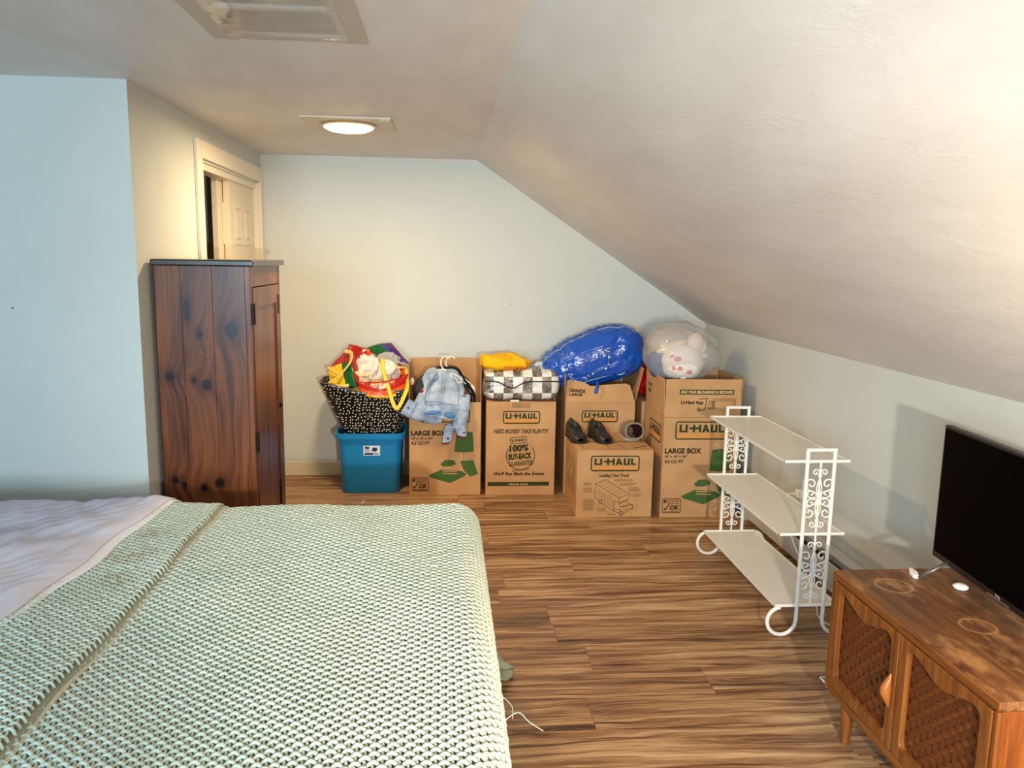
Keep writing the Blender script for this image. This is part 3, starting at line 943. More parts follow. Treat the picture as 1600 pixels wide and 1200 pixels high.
for Y, s in ((SYN - .006, -1), (SYF + .006, 1)):
    fr = MB()
    for X, sx in ((FX0, -1), (FX1, 1)):
        # straight upright that turns outwards into a scroll foot
        foot = [(X, Y, .60), (X, Y, .30), (X, Y, .10), (X, Y, .075)]
        cx_, cz_, R_ = X + sx * .062, .068, .062
        for i in range(15):
            a = math.radians(0 if sx < 0 else 180) + (-sx) * 0
            ang = math.radians(i / 14 * 262)
            foot.append((cx_ - sx * R_ * math.cos(ang) * (1 - .06 * i / 14), Y, cz_ - R_ * math.sin(ang) * (1 - .06 * i / 14)))
        fr.tube([(X, Y, .785)] + foot, .0082, 9)
    fr.tube([(FX0 - .006, Y, .786), (FX1 + .006, Y, .786)], .0075, 9)
    fr.tube([(XM, Y, SZ[2]), (XM, Y, SZ[0])], .0042, 7)
    end = fr.build('end_frame', m_white, sh, smooth=True, angle=50)
    for zc in ((SZ[1] + SZ[2]) / 2, (SZ[0] + SZ[1]) / 2):
        mb = MB()
        scroll_unit(mb, XM, Y, zc, .235, .106)
        mb.build('scrollwork', m_white, end, smooth=True)

# ------------------------------------------------------------------ baseboard heater along the knee wall
m_heat = mat('heater_enamel', (206, 202, 194), .4, .4, var=.03, vscale=12)
m_fin = mat('heater_dark', (40, 36, 33), .7)
HX = 1.775
ht = thing('baseboard_heater', 'long pale metal baseboard heater along the knee wall behind the white shelf', 'heater', (1.81, 3.2, 0))
bx('back_plate', (XK - .006, XK - .001, .9, 4.42, .012, .200), m_heat, ht)
MB().prism([(HX + .028, .176), (HX + .028, .184), (XK - .006, .203), (XK - .006, .193)], lambda a, b, d: (a, d, b), .9, 4.42).build('top_cover', m_heat, ht)
for y0_, y1_ in ((.9, 1.95), (1.953, 3.27), (3.40, 4.42)):
    bx('front_panel', (HX, HX + .006, y0_, y1_, .035, .148), m_heat, ht, .002)
bx('joint_cover', (HX - .004, HX + .008, 3.27, 3.40, .03, .156), m_heat, ht, .002)
bx('fin_block', (HX + .012, XK - .008, .92, 4.40, .050, .125), m_fin, ht)
bx('end_cap', (HX - .004, XK - .006, 4.42, 4.45, .0, .2), m_heat, ht, .004)

# ------------------------------------------------------------------ television stand
def make_walnut(name, a, b, c, rough, worn=False, axis=1):
    g = NT(name, rough, .45, .1 if not worn else 0)
    tc = g.n('TexCoord')
    sc = {0: (1.5, 26, 26), 1: (26, 1.5, 26), 2: (26, 26, 1.5)}[axis]
    n1 = g.n('TexNoise', {'Vector': g.n('Mapping', {0: tc.outputs['Object'], 3: sc}).outputs[0], 'Scale': 2.2, 'Detail': 5, 'Roughness': .6, 'Distortion': .3})
    col = g.ramp(n1.outputs[0], [(.3, lin(a)), (.52, lin(b)), (.72, lin(c))])
    rough_o = None
    if worn:
        n2 = g.n('TexNoise', {'Vector': g.n('Mapping', {0: tc.outputs['Object'], 3: (5, 2.4, 5)}).outputs[0], 'Scale': 2.0, 'Detail': 7, 'Roughness': .68})
        col = g.mix(g.mapr(n2.outputs[0], .50, .66, 0, .8), col, lin((176, 126, 78)))
        n3 = g.n('TexNoise', {'Vector': g.n('Mapping', {0: tc.outputs['Object'], 3: (4, 3, 5), 1: (3.1, 1.2, 0)}).outputs[0], 'Scale': 1.6, 'Detail': 6, 'Roughness': .65})
        col = g.mix(g.mapr(n3.outputs[0], .54, .66, 0, .75), col, lin((74, 40, 18)))
        sp = g.n('SeparateXYZ', {0: tc.outputs['Object']})
        for cx_, cy_, rr in ((-.115, .255, .052), (-.035, -.02, .045)):
            dx = g.math('SUBTRACT', sp.outputs[0], cx_); dy = g.math('SUBTRACT', sp.outputs[1], cy_)
            dd = g.math('SQRT', g.math('ADD', g.math('MULTIPLY', dx, dx), g.math('MULTIPLY', dy, dy)))
            rg_ = g.mapr(g.math('ABSOLUTE', g.math('SUBTRACT', dd, rr)), .001, .007, .42, 0)
            col = g.mix(rg_, col, lin((206, 156, 104)))
    return g.out(col, n1.outputs[0], .06, .004)
m_wal = make_walnut('walnut_frame', (92, 48, 17), (132, 76, 31), (160, 98, 46), .32)
m_walz = make_walnut('walnut_upright', (92, 48, 17), (134, 77, 31), (162, 99, 46), .32, axis=2)
m_top = make_walnut('walnut_worn_top', (82, 50, 26), (112, 70, 36), (134, 88, 50), .55, True)
m_side = make_walnut('walnut_side', (108, 54, 20), (142, 76, 30), (164, 94, 42), .28, axis=2)
m_wv = make_walnut('woven_strip', (74, 34, 12), (104, 54, 20), (128, 70, 30), .4)
m_wvz = make_walnut('woven_strip_upright', (66, 30, 10), (96, 48, 18), (120, 64, 26), .4, axis=2)
TX0, TX1, TY0, TY1, TZ0, TZ1 = 1.256, 1.716, 1.552, 2.326, .148, .550
st = thing('tv_stand', 'worn walnut cabinet with two woven doors standing under the television', 'cabinet', ((TX0 + TX1) / 2, (TY0 + TY1) / 2, 0))
bx('top', (TX0 - .002, TX1, TY0, TY1, TZ1 - .024, TZ1), m_top, st, .003)
bx('front_edge', (TX0 - .010, TX0 - .002, TY0, TY1, TZ1 - .026, TZ1 - .001), m_wal, st, .003)
bx('side_panel', (TX0 + .002, TX1, TY1 - .02, TY1, TZ0, TZ1 - .024), m_side, st, .002)
bx('side_panel', (TX0 + .002, TX1, TY0, TY0 + .02, TZ0, TZ1 - .024), m_side, st, .002)
bx('side_edge', (TX0 - .010, TX0 + .002, TY0, TY0 + .014, TZ0, TZ1 - .026), m_walz, st, .003)
bx('side_edge', (TX0 - .010, TX0 + .002, TY1 - .014, TY1, TZ0, TZ1 - .026), m_walz, st, .003)
bx('bottom_panel', (TX0 - .010, TX1, TY0 + .02, TY1 - .02, TZ0, TZ0 + .022), m_wal, st, .003)
bx('back_panel', (TX1 - .008, TX1 - .002, TY0 + .02, TY1 - .02, TZ0 + .022, TZ1 - .024), m_wal, st)
bx('shelf_board', (TX0 + .06, TX1 - .01, TY0 + .021, TY1 - .021, .33, .345), m_wal, st)
def arch_open(y0, y1, z0, z1, n=14):
    """opening outline: ogee dipping in the middle of its top edge, rounded corners"""
    P = []
    r_ = .022
    for cy, cz, a0 in ((y0 + r_, z0 + r_, 180), (y1 - r_, z0 + r_, 270)):
        for i in range(5):
            a = math.radians(a0 + 90 * i / 4); P.append((cy + r_ * math.cos(a), cz + r_ * math.sin(a)))
    for i in range(4):
        a = math.radians(90 * i / 3); P.append((y1 - r_ + r_ * math.cos(a), z1 - r_ + r_ * math.sin(a)))
    for i in range(1, n):
        t = i / n
        P.append((y1 - r_ + (y0 + r_ - y1 + r_) * t, z1 - .030 * math.sin(math.pi * t) ** 2))
    for i in range(4):
        a = math.radians(90 + 90 * i / 3); P.append((y0 + r_ + r_ * math.cos(a), z1 - r_ + r_ * math.sin(a)))
    return P
def outer_match(P, y0, y1, z0, z1):
    cy, cz = (y0 + y1) / 2, (z0 + z1) / 2
    out = []
    for a, b in P:
        dx, dz = a - cy, b - cz
        k = min((y1 - cy) / abs(dx) if abs(dx) > 1e-9 else 1e9, (z1 - cz) / abs(dz) if abs(dz) > 1e-9 else 1e9)
        out.append((cy + dx * k, cz + dz * k))
    # snap the points nearest to each corner
    for c_ in ((y0, z0), (y1, z0), (y1, z1), (y0, z1)):
        i = min(range(len(out)), key=lambda q: (out[q][0] - c_[0]) ** 2 + (out[q][1] - c_[1]) ** 2)
        out[i] = c_
    return out
_strip = {}
def weave(y0, y1, z0, z1, parent, X):
    p = .0235
    ny = int(round((y1 - y0) / p)); nz_ = int(round((z1 - z0) / p))
    py, pz = (y1 - y0) / ny, (z1 - z0) / nz_
    def mk(horizontal, phase):
        key = (horizontal, phase, ny, nz_)
        if key in _strip: return _strip[key]
        L, n_, q = ((y1 - y0), ny, pz) if horizontal else ((z1 - z0), nz_, py)
        mb = MB()
        vs = []
        ns = n_ * 2
        for i in range(ns + 1):
            t = i / ns
            h = .0022 * math.sin(math.pi * (t * n_ - .5) + math.pi * phase + math.pi / 2 * 0) 
            for s_ in (-1, 1):
                c_ = s_ * q * .485
                vs.append((-.001 + h, t * L - L / 2, c_) if horizontal else (-.001 + h, c_, t * L - L / 2))
        k = len(vs)
        vs2 = [(a + .0022, b, c_) for a, b, c_ in vs]
        fs = []
        for i in range(ns):
            a = 2 * i
            fs += [(a, a + 1, a + 3, a + 2), (k + a, k + a + 2, k + a + 3, k + a + 1), (a, a + 2, k + a + 2, k + a), (a + 1, k + a + 1, k + a + 3, a + 3)]
        mb.add(vs + vs2, fs)
        o = mb.build('tmp', m_wv if horizontal else m_wvz, None)
        me = o.data
        bpy.data.objects.remove(o)
        _strip[key] = me
        return me
    base = wl(parent)
    for j in range(nz_):
        o = link('woven_strip', mk(True, j % 2), parent)
        o.location = Vector((X, (y0 + y1) / 2, z0 + (j + .5) * pz)) - base
    for i in range(ny):
        o = link('woven_strip', mk(False, (i + 1) % 2), parent)
        o.location = Vector((X, y0 + (i + .5) * py, (z0 + z1) / 2)) - base
DZ0, DZ1 = TZ0 + .026, TZ1 - .030
for y0_, y1_ in ((1.941, TY1 - .017), (TY0 + .017, 1.937)):
    I = arch_open(y0_ + .036, y1_ - .036, DZ0 + .034, DZ1 - .022)
    O = outer_match(I, y0_, y1_, DZ0, DZ1)
    d_ = MB().ring(O, I, lambda a, b, d: (d, a, b), TX0 - .012, TX0 + .006).build('door', m_walz, st, bevel=.002)
    weave(y0_ + .026, y1_ - .026, DZ0 + .024, DZ1 - .014, d_, TX0 + .0085)
    bx('weave_backing', (TX0 + .014, TX0 + .018, y0_ + .01, y1_ - .01, DZ0 + .01, DZ1 - .01), mat('backing_dark', (40, 20, 10), .7), d_)
    if y0_ > 1.9:
        hd = MB()
        zc, yc = .345, y0_ + .020
        secs = [(-.052, .003, .002), (-.035, .009, .012), (-.008, .014, .026), (.012, .013, .024), (.036, .008, .010), (.050, .003, .002)]
        ns_ = 10
        vs = []
        for dz_, ry, rx in secs:
            for k in range(ns_):
                a = 2 * math.pi * k / ns_
                vs.append((TX0 - .013 - rx * .5 + rx * .62 * math.cos(a), yc + ry * math.sin(a), zc + dz_))
        fs = [(i * ns_ + k, i * ns_ + (k + 1) % ns_, (i + 1) * ns_ + (k + 1) % ns_, (i + 1) * ns_ + k) for i in range(len(secs) - 1) for k in range(ns_)]
        fs += [tuple(range(ns_))[::-1], tuple(range((len(secs) - 1) * ns_, len(secs) * ns_))]
        hd.add(vs, fs).build('handle', mat('handle_wood', (172, 102, 48), .35), d_, smooth=True, angle=50)
for fx_, fy_ in ((TX0 + .030, TY1 - .085), (TX1 - .06, TY1 - .085), (TX0 + .030, TY0 + .085), (TX1 - .06, TY0 + .085)):
    MB().lathe([(.0125, 0), (.014, .004), (.021, TZ0 - .03), (.023, TZ0)], (fx_, fy_, 0), 18).build('leg', m_walz, st, smooth=True, angle=40)
bx('apron', (TX0 + .018, TX0 + .042, TY0 + .108, TY1 - .108, TZ0 - .036, TZ0), m_wal, st, .002)
bx('apron', (TX1 - .072, TX1 - .048, TY0 + .108, TY1 - .108, TZ0 - .036, TZ0), m_wal, st, .002)

# ------------------------------------------------------------------ television
m_blk = mat('tv_plastic', (16, 16, 17), .35, .5)
m_scr = mat('tv_screen', (3, 3, 4), .22, .02)
tvx, tvy = 1.555, 2.300
tv = thing('television', 'black flat screen television standing on the walnut cabinet', 'television', (0, 0, 0))
tw_, th_, tz = .725, .425, .055
MB().box(0, .022, -tw_, 0, tz, tz + th_).build('bezel', m_blk, tv, bevel=.003)
bx('rear_housing', (.020, .062, -tw_ + .10, -.10, tz + .02, tz + .27), m_blk, tv, .012)
bx('screen', (-.0006, .004, -tw_ + .009, -.009, tz + .020, tz + th_ - .010), m_scr, tv)
bx('chin_strip', (-.0012, .002, -.40, -.30, tz + .003, tz + .006), mat('chrome_strip', (200, 200, 205), .25, metal=.9), tv)
Print(lambda a, b: (-.0008, -a, b)).text('TCL', .335, tz + .009, .026, .007, .03).build('logo_lettering', mat('logo_grey', (190, 190, 195), .4), tv)
for yy in (-.085, -tw_ + .085):
    f_ = MB()
    f_.tube([(.010, yy, tz + .012), (-.075, yy + .012, .006)], .0065, 8, flat=.8).tube([(.012, yy, tz + .012), (.10, yy + .012, .006)], .0065, 8, flat=.8)
    f_.build('foot', mat('tv_foot', (120, 114, 108), .3, metal=.7), tv, smooth=True)
tv.location = (tvx, tvy, TZ1)
tv.rotation_euler = (0, 0, math.radians(-5.0))

# small white things lying by the television foot
o = MB().prism([(-.035, -.006), (-.028, .010), (0, .013), (.030, .006), (.034, -.004), (0, -.012)], lambda a, b, d: (a, b, d), 0, .012).build('wall_bracket_clip', mat('white_plastic', (242, 240, 234), .4), None, bevel=.003)
o.location = (1.482, 2.272, TZ1); o.rotation_euler = (0, 0, math.radians(75))
setp(o, 'small white plastic wedge at the tip of the television foot', 'wedge')
o = MB().lathe([(.018, 0), (.022, .004), (.022, .008), (.012, .014), (.003, .015)], (0, 0, 0), 18).build('furniture_pad', mat('white_plastic', (242, 240, 234), .4), None, smooth=True)
o.location = (1.566, 2.165, TZ1)
setp(o, 'small round white cap lying under the television', 'cap')

# plug, socket and white cords
m_cord = mat('white_cord', (236, 232, 222), .45)
sk = thing('wall_socket', 'white wall socket with a plugged-in adapter behind the white shelf', 'socket', (XK, 3.79, .36))
bx('cover_plate', (XK - .006, XK, 3.752, 3.828, .30, .42), m_cord, sk, .003)
MB().box(XK - .046, XK - .006, 3.77, 3.81, .335, .375).build('adapter', m_cord, sk, bevel=.006)
cd = MB().tube(sm([(XK - .046, 3.79, .355), (XK - .085, 3.80, .345), (XK - .10, 3.82, .28), (1.752, 3.72, .16), (1.75, 3.55, .05), (1.735, 3.40, .008), (1.66, 3.22, .0045), (1.62, 3.10, .0045), (1.66, 2.95, .0045), (1.70, 2.75, .0045), (1.60, 2.62, .0045), (1.45, 2.61, .0045), (1.40, 2.63, .0045), (1.385, 2.60, .012), (1.41, 2.56, .0045), (1.55, 2.50, .0045), (1.68, 2.38, .0045)], 8), .0042, 7).build('power_cord', m_cord, None, smooth=True)
setp(cd, 'thin white power cord running from the wall socket across the floor', 'cord')

# ------------------------------------------------------------------ moving cartons
def at(u, v, Y):
    """point at room depth Y seen in direction (u,v) of the 1600x1200 survey frame"""
    d = _f * F_PX + _r2 * (u - 800) + _u2 * (600 - v)
    return Vector((0, 0, CAM_H)) + d * (Y / d.y)

def make_kraft():
    g = NT('cardboard', .8, .2)
    tc = g.n('TexCoord')
    n1 = g.n('TexNoise', {'Vector': g.n('Mapping', {0: tc.outputs['Object'], 3: (60, 60, 6)}).outputs[0], 'Scale': 2.0, 'Detail': 4})
    n2 = g.n('TexNoise', {'Vector': tc.outputs['Object'], 'Scale': 5, 'Detail': 4})
    col = g.mix(g.mapr(n2.outputs[0], .3, .7), lin((192, 146, 99)), lin((206, 161, 113)))
    return g.out(col, n1.outputs[0], .08, .003)
m_kraft = make_kraft()
m_ink = mat('print_dark_green', (58, 66, 30), .8, .15)
m_brown = mat('print_brown_black', (58, 44, 24), .8, .15)
m_grn = mat('print_green', (74, 104, 52), .8, .15)
m_org = mat('print_orange', (226, 150, 74), .8, .15)
m_fine = mat('print_fine', (140, 106, 64), .85, .1)
m_ptape = mat('clear_tape', (200, 160, 112), .2, .5, alpha=.5)
TH = .004
FL = .2285

def carton(name, label, w, d, h, x, y, rz=0.0, flaps=None, closed=False, group='printed moving boxes'):
    """open or closed carton; local x centred, front face at y=0, back at y=d"""
    t = thing(name, label, 'box', (0, 0, 0), group)
    hw = w / 2
    bx('front_panel', (-hw, hw, 0, TH, 0, h), m_kraft, t, .0015)
    bx('back_panel', (-hw, hw, d - TH, d, 0, h), m_kraft, t, .0015)
    bx('side_panel', (-hw, -hw + TH, TH, d - TH, 0, h), m_kraft, t, .0015)
    bx('side_panel', (hw - TH, hw, TH, d - TH, 0, h), m_kraft, t, .0015)
    bx('bottom_panel', (-hw + TH, hw - TH, TH, d - TH, 0, TH), m_kraft, t)
    if closed:
        bx('top_flap', (-hw, hw, 0, d / 2 - .001, h, h + TH), m_kraft, t, .0012)
        bx('top_flap', (-hw, hw, d / 2 + .001, d, h, h + TH), m_kraft, t, .0012)
        bx('packing_tape', (-.0 - .03, .03, -.0008, d, h + TH, h + TH + .0006), m_ptape, t) if False else None
        bx('packing_tape', (-hw, hw, d / 2 - .025, d / 2 + .025, h + TH, h + TH + .0006), m_ptape, t)
    for side, lean, ln in (flaps or []):
        L = ln * FL
        c_, s_ = math.cos(lean), math.sin(lean)
        k = MB()
        if side == 'front':
            k.slab((-hw + .002, 0, h + .001), (w - .004, 0, 0), (0, TH * .8, 0), (0, -s_ * L, c_ * L))
        elif side == 'back':
            k.slab((-hw + .002, d - TH * .8, h + .001), (w - .004, 0, 0), (0, TH * .8, 0), (0, s_ * L, c_ * L))
        elif side == 'left':
            k.slab((-hw, .002, h + .001), (TH * .8, 0, 0), (0, d - .004, 0), (-s_ * L, 0, c_ * L))
        elif side == 'right':
            k.slab((hw - TH * .8, .002, h + .001), (TH * .8, 0, 0), (0, d - .004, 0), (s_ * L, 0, c_ * L))
        k.build('flap', m_kraft, t, bevel=.001)
    t['_w'] = w
    def done():
        t.location = (x, y, 0)
        t.rotation_euler = (0, 0, math.radians(rz))
        del t['_w']
        return t
    return t, done
E_ = .0009
def front(w, z0=0.0, y=0.0):
    return lambda a, b: (a - w / 2, y - E_, b + z0)
def side_l(w, d):
    return lambda a, b: (-w / 2 - E_, d - a, b)
def logo(t, fn, a0, a1, b0, b1, ink=m_ink, wd=.0075, nm='logo'):
    p = Print(fn).frame(a0, a1, b0, b1, .016, wd)
    W_, H_ = a1 - a0, b1 - b0
    uhaul_letters(p, a0 + W_ * .075, b0 + H_ * .40, W_ * .85, H_ * .42)
    p.build(nm + '_lettering', ink, t)
    Print(fn).rect(a0 + W_ * .05, a1 - W_ * .05, b0 + H_ * .13, b0 + H_ * .31).build(nm + '_stripe', m_org, t)

def large_front(t, w):
    fn = front(w)
    logo(t, fn, .07, .387, .478, .588)
    p = Print(fn)
    p.text('LARGE BOX', .012, .393, .222, .034, .045)
    p.text('18" x 18" x 24"', .012, .368, .138, .016, .035, .25)
    p.text('4.5 CU FT', .012, .334, .118, .022, .04, .25)
    p.build('size_lettering', m_brown, t)
    p = Print(fn)
    p.poly([(.287, .288), (.32, .284), (.38, .284), (.412, .290), (.405, .415), (.36, .421), (.300, .417)])
    p.poly([(.325, .225), (.408, .232), (.442, .140), (.392, .122), (.352, .160)])
    p.poly([(.122, .132), (.205, .170), (.215, .171), (.335, .160), (.368, .138), (.352, .124), (.262, .080), (.135, .118)])
    p.poly([(.197, .205), (.225, .232), (.262, .236), (.288, .228), (.300, .206), (.262, .192), (.214, .190)])
    p.build('furniture_print', m_grn, t)
    p = Print(lambda a, b: (a - w / 2, -E_ * 1.5, b))
    for i in range(3):
        p.poly([(.214, .181 - i * .016), (.305, .177 - i * .016), (.305, .170 - i * .016), (.214, .174 - i * .016)])
    p.build('book_print', m_kraft, t)
    Print(fn).rect(.347, .351, .222, .288).build('lamp_pole_print', m_grn, t)
    p = Print(fn)
    p.frame(.010, .124, .028, .118, .012, .004)
    p.rect(.020, .037, .092, .108)
    p.text('IN-HOUSE', .042, .098, .070, .010); p.text('TESTED FOR', .042, .082, .070, .010)
    p.text('OK', .058, .046, .056, .030, .04, .1)
    p.line([(.022, .060), (.032, .047), (.052, .082)], .006)
    p.text('FOR SHIPPING', .022, .032, .090, .009)
    p.build('stamp_print', m_brown, t)

LW = .457
# box one, flaps up, under the denim jacket
b1, done = carton('moving_box', 'open large printed moving box under the denim jacket, beside the blue tub', LW, .452, .61, .008, 4.985,
                  flaps=[('back', .0, 1.0), ('right', .0, 1.0), ('left', .02, .98)])
large_front(b1, LW)
done()
# box two, closed, under the striped bag
b2, done = carton('moving_box', 'closed moving box printed with a buy-back guarantee, under the striped zip bag', .447, .45, .611, .493, 4.972, closed=True)
fn = front(.447)
logo(b2, fn, .106, .346, .473, .557)
p = Print(fn)
p.text('NEED BOXES? TAKE PLENTY!', .048, .410, .352, .028, .028, .25)
p.build('slogan_lettering', m_brown, b2)
Print(fn).text("We'll Buy Back the Extras.", .052, .126, .332, .030, .035, .25).build('extras_lettering', m_brown, b2)
p = Print(fn)
for i in range(36):
    a = math.radians(150 + 250 * i / 36); a2_ = math.radians(150 + 250 * (i + 1) / 36)
    for rr, ww in ((.094, .005),):
        p.poly([(.224 + rr * math.cos(a), .262 + rr * math.sin(a)), (.224 + rr * math.cos(a2_), .262 + rr * math.sin(a2_)),
                (.224 + (rr - ww) * math.cos(a2_), .262 + (rr - ww) * math.sin(a2_)), (.224 + (rr - ww) * math.cos(a), .262 + (rr - ww) * math.sin(a))])
p.text('100%', .150, .285, .130, .046, .06, .1, .08)
p.text('BUY-BACK', .146, .232, .152, .042, .06, .1, .08)
p.text('GUARANTEE.', .150, .190, .160, .032, .028, .1, .08)
p.text('REUSE WITH BOXES', .172, .158, .112, .010, .02, 0, .08)
p.build('guarantee_lettering', m_ink, b2)
c8, s8 = math.cos(.10), math.sin(.10)
fnr = lambda a, b: fn(.158 + a * c8 - b * s8, .338 + a * s8 + b * c8)
p = Print(fnr).frame(0, .108, 0, .044, .007, .004)
uhaul_letters(p, .010, .014, .088, .018)
p.build('small_logo', m_ink, b2)
Print(fn).rect(.014, .414, .062, .088).build('web_band', m_ink, b2)
Print(lambda a, b: (a - .447 / 2, -E_ * 1.6, b)).text('uhaul.com', .150, .067, .125, .014).build('web_lettering', mat('print_pale', (226, 190, 140), .8), b2)
bx('packing_tape', (-.06, .06, -.0012, -.0003, .575, .611), m_ptape, b2)
done()
# box four, front flap standing, behind the small box
b4, done = carton('moving_box', 'open moving box with its front flap raised, under the big blue bag', LW, .45, .61, 1.010, 4.992,
                  flaps=[('right', .22, 1.0), ('left', .03, .8), ('back', .05, 1.0)])
logo(b4, front(LW), .107, .345, .478, .556)
lean = -.30
ff = lambda a, b: (a - LW / 2, (-E_) - b * math.sin(lean) * 1.0, .611 + b * math.cos(lean))
pf = [(.003, 0), (.454, 0), (.425, .112), (.395, .122), (.24, .112), (.17, .104), (.125, .128), (.045, .148), (.012, .142), (.006, .07)]
MB().prism(pf, lambda a, b, d_: (a - LW / 2, d_ - b * math.sin(lean), .611 + b * math.cos(lean)), .0, TH * .8).build('flap', m_kraft, b4)
p = Print(ff)
p.text('GRANDE', .024, .068, .105, .024, .045, 0, -.10); p.text('LARGE', .024, .040, .088, .020, .045, 0, -.02)
p.build('flap_lettering', m_brown, b4)
done()
# small box with the truck drawing
MW, MD, MHt = .457, .457, .406
b3, done = carton('moving_box', 'small closed moving box printed with a truck drawing, shoes on its lid', MW, MD, MHt, 1.012, 4.505, -.8, closed=True)
fn = front(MW)
logo(b3, fn, .082, .375, .283, .378, wd=.0075)
Print(fn).text('Loading Your Truck', .134, .243, .182, .024, .04, .25).build('heading_lettering', m_ink, b3)
q = lambda x_, y_: ((x_ - 225) * .000366, (1125 - y_) * .000366)
p = Print(fn)
def ln(pts, w_=.0026): p.line([q(*k) for k in pts], w_)
ln([(540, 560), (705, 490), (1100, 735), (935, 800), (540, 560), (530, 790), (610, 840)])
ln([(650, 885), (850, 1025)]); ln([(935, 800), (935, 885)]); ln([(1100, 735), (1085, 820)])
ln([(935, 885), (1085, 820)]); ln([(850, 1025), (855, 845), (930, 885)]); ln([(940, 900), (1060, 845), (1110, 900), (965, 955), (940, 900)])
ln([(965, 955), (1160, 915), (1165, 980), (1000, 1070)]); ln([(1110, 900), (1160, 915)]); ln([(860, 1020), (935, 1055)])
ln([(965, 955), (950, 1010), (870, 985)]); ln([(985, 1010), (1150, 950)], .0018); ln([(990, 1035), (1150, 975)], .0018)
for cx_, cy_, r_ in ((628, 865, 34), (972, 1060, 38)):
    for k in range(12):
        a, b = math.radians(30 * k), math.radians(30 * k + 30)
        p.line([q(cx_ + .6 * r_ * math.cos(a), cy_ + r_ * math.sin(a)), q(cx_ + .6 * r_ * math.cos(b), cy_ + r_ * math.sin(b))], .004)
p.build('truck_drawing', m_ink, b3)
p = Print(fn)
for k in range(1, 6):
    t_ = k / 6
    ln([(540 + 395 * t_, 560 + 240 * t_), (705 + 395 * t_, 490 + 245 * t_)], .0014)
for t_ in (.35, .7):
    ln([(540 + 165 * t_, 560 - 70 * t_), (935 + 165 * t_, 800 - 65 * t_)], .0014)
for k in range(9):
    x_ = 600 + 27 * k
    ln([(x_, 640 + 16 * k), (x_ + 15, 820 + 17 * k)], .0012)
for k in range(5):
    ln([(560, 660 + 30 * k), (850, 850 + 34 * k)], .0012)
rr = random.Random(4)
for (x0_, x1_, y0_, y1_) in ((840, 1170, 490, 520), (940, 1225, 550, 600), (1085, 1285, 625, 695), (1130, 1315, 735, 785), (340, 480, 540, 585), (340, 510, 630, 705), (340, 545, 825, 1010), (580, 740, 965, 1030), (740, 890, 1060, 1095)):
    yy = y0_
    while yy <= y1_:
        ln([(x0_, yy), (x1_ - rr.random() * (x1_ - x0_) * .25, yy)], .0022)
        yy += 14
p.build('caption_print', m_fine, b3)
fs_ = side_l(MW, MD)
p = Print(fs_)
for k in range(6):
    p.line([(.10 + .05 * k, .10), (.10 + .05 * k, .10 + .10 + .03 * (k % 3))], .008)
for k in range(7):
    p.line([(.07 + .048 * k, .25), (.07 + .048 * k, .33 + .02 * (k % 2))], .006)
p.build('side_lettering', m_ink, b3)
ft = lambda a, b: (a - MW / 2, b, MHt + TH + E_)
p = Print(ft)
p.line([(.03, .03), (.42, .03)], .003); p.line([(.30, .01), (.27, .20)], .003); p.line([(.20, .01), (.20, .16)], .003); p.line([(.35, .05), (.43, .11)], .010); p.line([(.05, .02), (.04, .20)], .003)
p.build('lid_print', m_brown, b3)
done()
# tall open box on the right
b5, done = carton('moving_box', 'tall open large moving box with raised flaps beside the white shelf', LW, .452, .61, 1.519, 4.485, -.6,
                  flaps=[('front', .0, 1.0), ('back', .0, 1.0), ('left', .03, 1.0), ('right', .04, 1.0)])
large_front(b5, LW)
fn = front(LW)
p = Print(fn)
p.rect(.085, .412, .748, .778)
p.build('search_band', m_ink, b5)
Print(lambda a, b: (a - LW / 2, -E_ * 1.6, b)).text('FIND YOUR BELONGINGS IN SECONDS!', .092, .754, .313, .018, .035, .25).build('search_lettering', mat('print_pale', (226, 190, 140), .8), b5)
p = Print(fn)
p.text('U-Haul App', .095, .686, .135, .026, .045)
p.line([(.205, .722), (.250, .726), (.240, .660), (.200, .652), (.205, .672)], .004)
p.text('SCAN', .262, .698, .036, .013); p.text('TO GET', .258, .680, .042, .012); p.text('STARTED', .254, .662, .050, .012)
p.build('app_lettering', m_brown, b5)
fs_ = side_l(LW, .452)
logo(b5, fs_, .12, .40, .44, .55, m_brown, nm='side_logo')
p = Print(lambda a, b: (-LW / 2 - E_ - .03 * (b - .61), .452 - a, b))
p.text('LARGE', .06, .745, .10, .026); p.text('LARGE', .06, .705, .08, .026)
p.build('side_flap_lettering', m_grn, b5)
done()
# plain carton behind, carrying the red bag
b6, done = carton('moving_box', 'mostly hidden carton behind the tall open box, red bag on its lid', LW, .44, .61, 1.515, 5.005, closed=True)
done()

# ------------------------------------------------------------------ soft things
def bagmat(name, rgb, rough=.25, bump=.5, bscale=22, spec=.55):
    return mat(name, rgb, rough, spec, bump=bump, bscale=bscale, bdetail=2.0)
def sgp(v, e): return math.copysign(abs(v) ** e, v)

